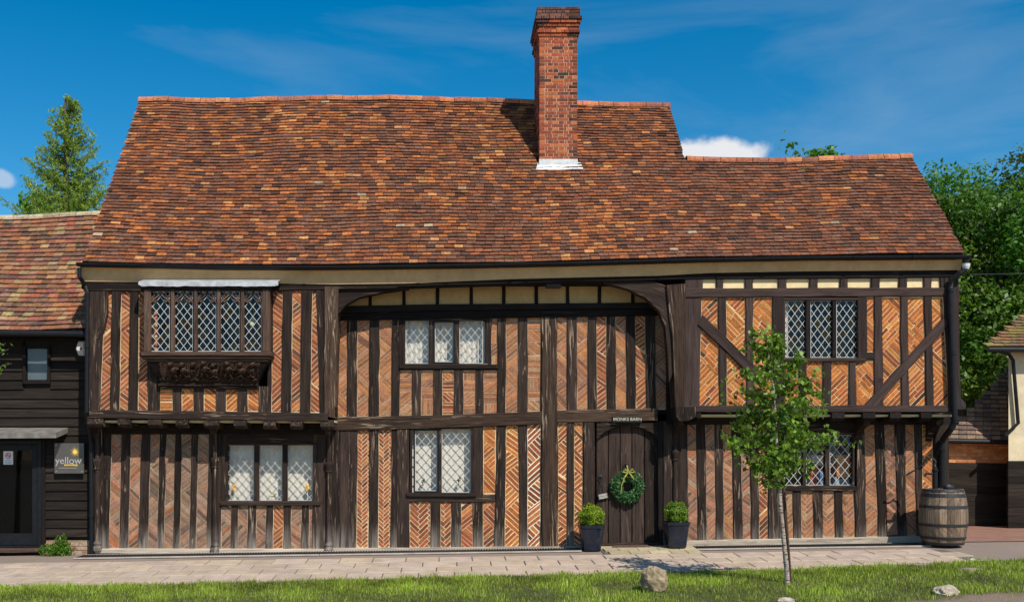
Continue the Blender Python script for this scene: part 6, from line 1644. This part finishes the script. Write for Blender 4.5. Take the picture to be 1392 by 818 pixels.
mm = MB(); mm.tube([(ppx + .0, -.64, pz + .38), (ppx + .03, -.62, pz + .46), (ppx - .02, -.6, pz + .53), (ppx - .09, -.56, pz + .51), (ppx - .14, -.52, pz + .42), (ppx - .22, -.46, pz + .33), (ppx - .35, -.4, pz + .24)], [.012, .012, .013, .014, .013, .013, .016], 8); obj('handle', mm, M['iron'], pump)
mm = MB(); mm.tube([(ppx + .15, -.66, pz + .03), (ppx + .2, -.66, pz + .05), (ppx + .29, -.66, pz + .03)], [.05, .06, .04], 10); obj('strainer', mm, M['iron'], None, 'small black cylinder lying on the barrel beside the pump', 'cylinder', smooth=True)

# ------------------------------------------------------------------ pots, wreath, hanging board, mat
def pot(px, Y, zb, label, rb_, h, seed, gcol):
    X = PX(px, Y); t = thing('potted_box_ball', (X, Y, zb), label, 'potted plant', 'potted box balls beside the door'); mm = MB()
    rt, rb0 = .205, .145; prof = [(.001, 0), (rb0, 0), (rb0 + .005, .02), (rt - .015, h - .06), (rt, h - .05), (rt, h), (rt - .02, h), (rt - .03, h - .05), (.001, h - .05)]
    # squarish pot
    vs = []; m_ = 32
    for R_, z in prof:
        for k in range(m_):
            a = 2 * math.pi * k / m_; q = R_ / (abs(math.cos(a)) ** 5 + abs(math.sin(a)) ** 5) ** .2; vs.append((X + q * math.cos(a), Y + q * math.sin(a), zb + z))
    mm.add(vs, [(i * m_ + k, i * m_ + (k + 1) % m_, (i + 1) * m_ + (k + 1) % m_, (i + 1) * m_ + k) for i in range(len(prof) - 1) for k in range(m_)]); obj('pot', mm, M['glaze'], t, smooth=False)
    mm = MB(); mm.lathe([(.001, h - .045), (.17, h - .045), (.17, h - .06)], (X, Y, zb), 16); obj('soil', mm, M['soil'], t)
    zc = zb + h + .13; mm = MB(); mm.tube([(X, Y, zb + h - .06), (X, Y, zc)], .02, 6); obj('stem', mm, M['bark'], t)
    pts, d = blob_pts((X, Y, zc), (rb_, rb_, rb_ * .92), 5200, .62); v = leaves(pts, .030, gcol, Nrm=d, bright=.4, aspect=.6)
    core = nr.normal(size=(500, 3)); core = core / np.linalg.norm(core, axis=1)[:, None] * .55 * rb_ * nr.random((500, 1)) + np.array([X, Y, zc]); v2 = leaves(core, .06, tuple(c * .9 for c in gcol))
    tf = nr.normal(size=(60, 3)); tf /= np.linalg.norm(tf, axis=1)[:, None]; tp = np.repeat(np.array([[X, Y, zc]]) + tf * rb_ * .98, 9, axis=0) + nr.normal(size=(540, 3)) * .014
    v3 = leaves(tp, .028, gcol, bright=.6)
    V, F, Cc = merge([v, v2, v3]); np_obj('foliage', V, F, Cc, M['leaf'], t, origin=(X, Y, zc), kind='stuff')
pot(803.5, -.5, gz(2.4, 0) + .0, 'bright green clipped box ball in a dark blue pot left of the door', .205, .42, 1, (.18, .27, .02))
pot(919, -.5, gz(3.8, 0) + .03, 'smaller darker box ball in a dark blue pot right of the door', .195, .42, 2, (.12, .21, .022))
WXc, WZc = PX(853, .0), PZ(661, 0)
wr = thing('wreath', (WXc, .0, WZc), 'round green leaf wreath with yellow ribbon on the plank door', 'wreath')
mm = MB(); mm.tube([(WXc + .19 * math.cos(rad(15 * k)), .02, WZc + .19 * math.sin(rad(15 * k))) for k in range(25)], .05, 8, (.03, .05, .02)); obj('ring', mm, M['soil'], wr)
an = nr.uniform(0, 2 * np.pi, 2400); rr_ = nr.uniform(0, .105, 2400) ** 1.0; ph = nr.uniform(0, 2 * np.pi, 2400)
pts = np.stack([WXc + (.19 + rr_ * np.cos(ph)) * np.cos(an), .01 - .8 * rr_ * np.abs(np.sin(ph)), WZc + (.19 + rr_ * np.cos(ph)) * np.sin(an)], 1)
V, F, Cc = leaves(pts, .05, (.055, .15, .055), colvar=.5, Nrm=np.tile(np.array([[0, -1., 0]]), (2400, 1)), bright=.25, aspect=.5); np_obj('foliage', V, F, Cc, M['leaf'], wr, origin=(WXc, 0, WZc), kind='stuff')
mm = MB()
for s in (-1, 1):
    mm.tube([(WXc, -.09, WZc + .24), (WXc + s * .06, -.11, WZc + .30), (WXc + s * .1, -.1, WZc + .25), (WXc, -.09, WZc + .235)], [.009, .015, .013, .006], 6)
    mm.tube([(WXc + s * .01, -.09, WZc + .24), (WXc + s * .06, -.1, WZc + .17), (WXc + s * .09, -.09, WZc + .13)], [.01, .014, .012], 6)
mm.tube([(WXc - .05, -.09, WZc + .20), (WXc - .12, -.1, WZc + .02), (WXc - .13, -.09, WZc - .12)], [.008, .008, .006], 6)
mm.tube([(WXc - .01, .0, WZc + .36), (WXc, -.06, WZc + .26)], .01, 6)
mm.c = [(.36, .34, .07)] * len(mm.v); obj('ribbon', mm, M['paint'], wr)
hb = thing('hanging_board', (PX(818.5, .0), .03, PZ(674, 0)), 'small lettered board hung by chains from the door handle', 'sign'); mm = MB()
a = rad(12); hx, hz = PX(820), PZ(674)
def rp(x, z): return (hx + x * math.cos(a) - z * math.sin(a), hz + x * math.sin(a) + z * math.cos(a))
mm.prism([rp(-.085, -.05), rp(.085, -.05), rp(.085, .05), rp(-.085, .05)], .02, .035, (.06, .045, .035), bev=.003); obj('board', mm, M['paint'], hb)
mm = MB()
for z in (.03, .012, -.012, -.032): mm.prism([rp(-.07, z - .005), rp(.07, z - .005), rp(.07, z + .005), rp(-.07, z + .005)], .0175, .02, (.6, .58, .5))
obj('print', mm, M['paint'], hb); mm = MB()
for s in (-.075, .07): mm.tube([(*rp(s, .05)[:1], .027, rp(s, .05)[1]), (PX(817), .03, PZ(651))], .004, 5)
obj('chain', mm, M['iron'], hb)
mm = MB(); V = [(PX(831, -.3), -.42), (PX(881, -.3), -.42), (PX(880, -.2), -.19), (PX(833, -.2), -.19)]; zf = lambda x, y: gz(x, y)
mm.add([(x, y, zf(x, y) + .026) for x, y in V] + [(x, y, zf(x, y) + .042) for x, y in V], [(4, 5, 6, 7), (0, 1, 5, 4), (1, 2, 6, 5), (2, 3, 7, 6), (3, 0, 4, 7)], (.13, .07, .055)); obj('door_mat', mm, M['soil_mat'] if 'soil_mat' in M else M['stone'], None, 'reddish brown door mat on the stone step', 'door mat')

# ------------------------------------------------------------------ young birch with its stake
TY = -4.1; TX = PX(1071, TY); tz = gz(TX, TY) + mound(TX, -TY)
bt_ = thing('young_birch', (TX, TY, tz), 'slender young tree with pale bark planted in the verge', 'tree')
def tp(px, py, dy=0): return (PX(px, TY + dy), TY + dy, PZ(py, TY + dy))
mm = MB(); mm.tube([(TX, TY, tz - .08), tp(1069, 770), tp(1065, 730), tp(1061, 690), tp(1059, 655), tp(1056, 620), tp(1055, 580), tp(1052, 530), tp(1045, 490), tp(1043, 455)], [.036, .031, .028, .026, .024, .020, .017, .013, .008, .004], 10); obj('trunk', mm, M['birch'], bt_)
rr = random.Random(14); tips = []
limbs = [((1060, 672), (1042, 640), (1020, 628), 0), ((1057, 640), (1040, 600), (1005, 585), .1), ((1056, 620), (1085, 590), (1122, 608), -.1), ((1056, 600), (1030, 560), (992, 570), .25), ((1055, 585), (1090, 550), (1120, 560), .2), ((1053, 560), (1030, 520), (1010, 500), -.2), ((1053, 550), (1075, 510), (1083, 478), -.1),
         ((1050, 520), (1035, 480), (1020, 455), .1), ((1055, 610), (1100, 595), (1150, 605), .3), ((1056, 630), (1020, 610), (985, 598), -.2), ((1052, 540), (1090, 520), (1112, 540), -.3), ((1055, 590), (1060, 560), (1072, 545), -.4), ((1058, 650), (1080, 615), (1100, 640), -.3), ((1054, 575), (1035, 545), (1025, 535), .4), ((1058, 655), (1045, 625), (1050, 600), .35), ((1050, 510), (1060, 480), (1056, 462), .2), ((1056, 630), (1075, 600), (1090, 590), .4)]
pts_all = []
for a, m_, e, dy in limbs:
    A, Mi, E = Vector(tp(*a)), Vector(tp(*m_, dy * .6)), Vector(tp(*e, dy)); bm = MB(); bm.tube([A, A.lerp(Mi, .5) + Vector((0, 0, .01)), Mi, E], [.014, .011, .008, .003], 6); obj('branch', bm, M['birch_twig'] if 'birch_twig' in M else M['bark'], bt_)
    for k in range(21):
        s = rr.uniform(.15, 1.0); P = A.lerp(Mi, s * 2) if s < .5 else Mi.lerp(E, s * 2 - 1)
        d = Vector((rr.uniform(-1, 1), rr.uniform(-1, 1), rr.uniform(-.9, .8))).normalized() * rr.uniform(.08, .24)
        for q in range(8): pts_all.append(P + d * (q + 1) / 8 + Vector([rr.gauss(0, .022) for _ in range(3)]))
for k in range(300):
    q = rr.random(); z_ = 500 + q * 150; wdt = 36 * math.sin(math.pi * min(1, .25 + q * .75)) + 8
    P = Vector(tp(1053 + rr.gauss(0, wdt * .72), z_, rr.gauss(0, .28)))
    for j in range(3): pts_all.append(P + Vector([rr.gauss(0, .04) for _ in range(3)]))
for k in range(90):
    P = Vector(tp(1046 + rr.gauss(0, 9), rr.uniform(448, 520), rr.gauss(0, .08))); 
    for j in range(2): pts_all.append(P + Vector([rr.gauss(0, .03) for _ in range(3)]))
V, F, Cc = leaves(np.array([tuple(p) for p in pts_all]), .070, (.105, .19, .022), colvar=.45, updir=(0, 0, -.5), bright=.35, aspect=.72); np_obj('crown', V, F, Cc, M['leaf'], bt_, origin=(TX, TY, 1.6), kind='stuff')
mm = MB(); mm.tube([tp(1075, 794, .12), tp(1071, 740, .12), tp(1064.5, 652, .12)], .02, 8); obj('stake', mm, M['timber_brown'], None, 'thin wooden stake tied beside the young tree', 'stake')

# near tree just outside the frame whose twigs reach in at the left edge
ntr = thing('small_tree', (-8.3, -2.2, gz(-8.3, -2.2)), 'green leafy twigs reaching in at the left edge of the photo', 'tree'); mm = MB(); mm.tube([(-8.3, -2.2, -.4), (-8.25, -2.2, 1.5), (-8.1, -2.2, 2.9)], [.06, .045, .02], 8); obj('trunk', mm, M['bark'], ntr)
pp = []
for (ex, ez) in ((14, 475), (18, 494), (6, 466), (2, 505), (-5, 485)):
    A = Vector((-8.2, -2.2, 2.2)); E = Vector((PX(ex, -2.2), -2.2 + rr.uniform(-.1, .1), PZ(ez, -2.2))); bm = MB(); bm.tube([A, A.lerp(E, .5) + Vector((0, 0, .1)), E], [.02, .012, .004], 6); obj('branch', bm, M['bark'], ntr)
    for k in range(60): s = rr.uniform(.35, 1); pp.append(A.lerp(E, s) + Vector((rr.gauss(0, .05), rr.gauss(0, .05), rr.gauss(0, .05) + .1 * math.sin(s * 3.1))))
for k in range(500): pp.append(Vector((-8.25 + rr.gauss(0, .3), -2.2 + rr.gauss(0, .3), 2.5 + rr.gauss(0, .4))))
pp = [p for p in pp if p.x < PX(21, -2.2)]
V, F, Cc = leaves(np.array([tuple(p) for p in pp]), .06, (.10, .19, .02), bright=.4, aspect=.6); np_obj('crown', V, F, Cc, M['leaf'], ntr, origin=(-8.2, -2.2, 2), kind='stuff')

# ------------------------------------------------------------------ grass, weeds, stones
def grass(n, x0, x1, d0f, d1, hmin, hmax, fwd=0.0):
    X = nr.uniform(x0, x1, n); D = np.array([edge_d(x) for x in X]) + fwd; Dd = D + nr.random(n) ** 1.25 * (d1 - D)
    keep = np.array([nr.random() > dirt(x, -d) * .97 for x, d in zip(X, Dd)]); X, Dd = X[keep], Dd[keep]; n = len(X)
    Z = np.array([gz(x, -d) + mound(x, d) for x, d in zip(X, Dd)]) + .015
    cl = np.array([mnoise.noise(Vector((x * 1.4, d * 1.4, 5))) for x, d in zip(X, Dd)]); cl2 = np.array([mnoise.noise(Vector((x * 5, d * 5, 15))) for x, d in zip(X, Dd)])
    h = nr.uniform(hmin, hmax, n) * (1 + .5 * cl + .5 * cl2); a = nr.uniform(0, 2 * np.pi, n); wd = nr.uniform(.0025, .005, n)
    bend = nr.uniform(.1, .75, n) * h; bx, by = np.cos(a + 1.3) * bend, np.sin(a + 1.3) * bend; dx, dy = np.cos(a) * wd, np.sin(a) * wd
    V = np.empty((n, 5, 3)); P = np.stack([X, -Dd, Z], 1)
    V[:, 0] = P + np.stack([-dx, -dy, -.03 + 0 * h], 1); V[:, 1] = P + np.stack([dx, dy, -.03 + 0 * h], 1)
    V[:, 2] = P + np.stack([dx * .8 + bx * .35, dy * .8 + by * .35, h * .6], 1); V[:, 3] = P + np.stack([-dx * .8 + bx * .35, -dy * .8 + by * .35, h * .6], 1)
    V[:, 4] = P + np.stack([bx, by, h], 1)
    i = np.arange(n)[:, None] * 5; q = np.array([[0, 1, 2], [0, 2, 3], [3, 2, 4]]); F = (i[:, None] + q[None]).reshape(-1, 3)
    k = (.95 + .75 * cl + .3 * cl2 + nr.uniform(-.25, .3, n))[:, None]; col = np.array([[.25, .33, .035]]) * k; k = np.clip(k, .35, 1.7); yl_ = nr.random((n, 1)) < .14; col = np.where(yl_, np.array([[.24, .22, .07]]) * k, col)
    return V.reshape(-1, 3), F, np.repeat(col, 5, axis=0)
parts = [grass(170000, -9.2, 12, None, 6.2, .025, .062), grass(16000, -9.2, 12, None, 3.6, .04, .10, -.03), grass(12000, -9, 11, None, 8.5, .03, .08)]
V, F, Cc = merge(parts); np_obj('grass', V, F, Cc, M['grass'], None, 'short bright green grass of the verge in front of the house', 'grass', kind='stuff')
def rock(px, py, Y, rx, ry, rz, col, label, sink=.25):
    X = PX(px, Y); mb = MB(); z0 = gz(X, Y) + (mound(X, -Y) if -Y > edge_d(X) else 0); rr_ = random.Random(int(px)); vs = []; seg, rings = 28, 18; mb.ball((0, 0, 0), 1, seg, rings)
    for v in mb.v:
        p = Vector(v); q = 1 + .22 * mnoise.noise(p * 1.3 + Vector((px, 0, 0))) + .13 * mnoise.noise(p * 3.1 + Vector((0, px, 0))) + .06 * mnoise.noise(p * 8)
        vs.append((X + p.x * rx * q, Y + p.y * ry * q, z0 + rz * (1 - sink) + p.z * rz * q))
    mb.v = vs; mb.c = [col] * len(vs); return obj('stone', mb, M['stone'], None, label, 'stone', 'stones on the grass verge')
rock(889, 790, -4.35, .165, .15, .20, (.33, .25, .15), 'large rough yellow grey stone in the grass left of the young tree')
rock(1287, 812, -4.9, .14, .12, .07, (.55, .45, .35), 'pale flat stone at the bottom right on bare soil')
rock(1320, 786, -3.5, .16, .1, .035, (.30, .24, .18), 'low brown stone in the grass near the right edge')
rock(1069, 818, -5.15, .1, .08, .05, (.5, .42, .33), 'small pale stone at the bottom below the young tree')
rock(1258, 772, -2.6, .2, .12, .03, (.30, .24, .18), 'flat earthy stone at the right end of the slabs')
rock(1322, 762, -2.3, .05, .05, .03, (.62, .56, .48), 'tiny white stone on the tarmac at the right')
wx = PX(78, -.1); pw, d = blob_pts((wx, -.12, gz(wx, 0) + .08), (.34, .14, .12), 900, .2); pw2, _ = blob_pts((PX(83, -.1), -.06, gz(wx, 0) + .16), (.14, .08, .18), 500, .2)
V, F, Cc = leaves(np.vstack([pw, pw2]), .05, (.08, .17, .02), bright=.35, updir=(0, 0, .7)); np_obj('weeds', V, F, Cc, M['leaf'], None, 'clump of green weeds at the foot of the barn wall', 'weeds', origin=(wx, -.1, gz(wx, 0)))
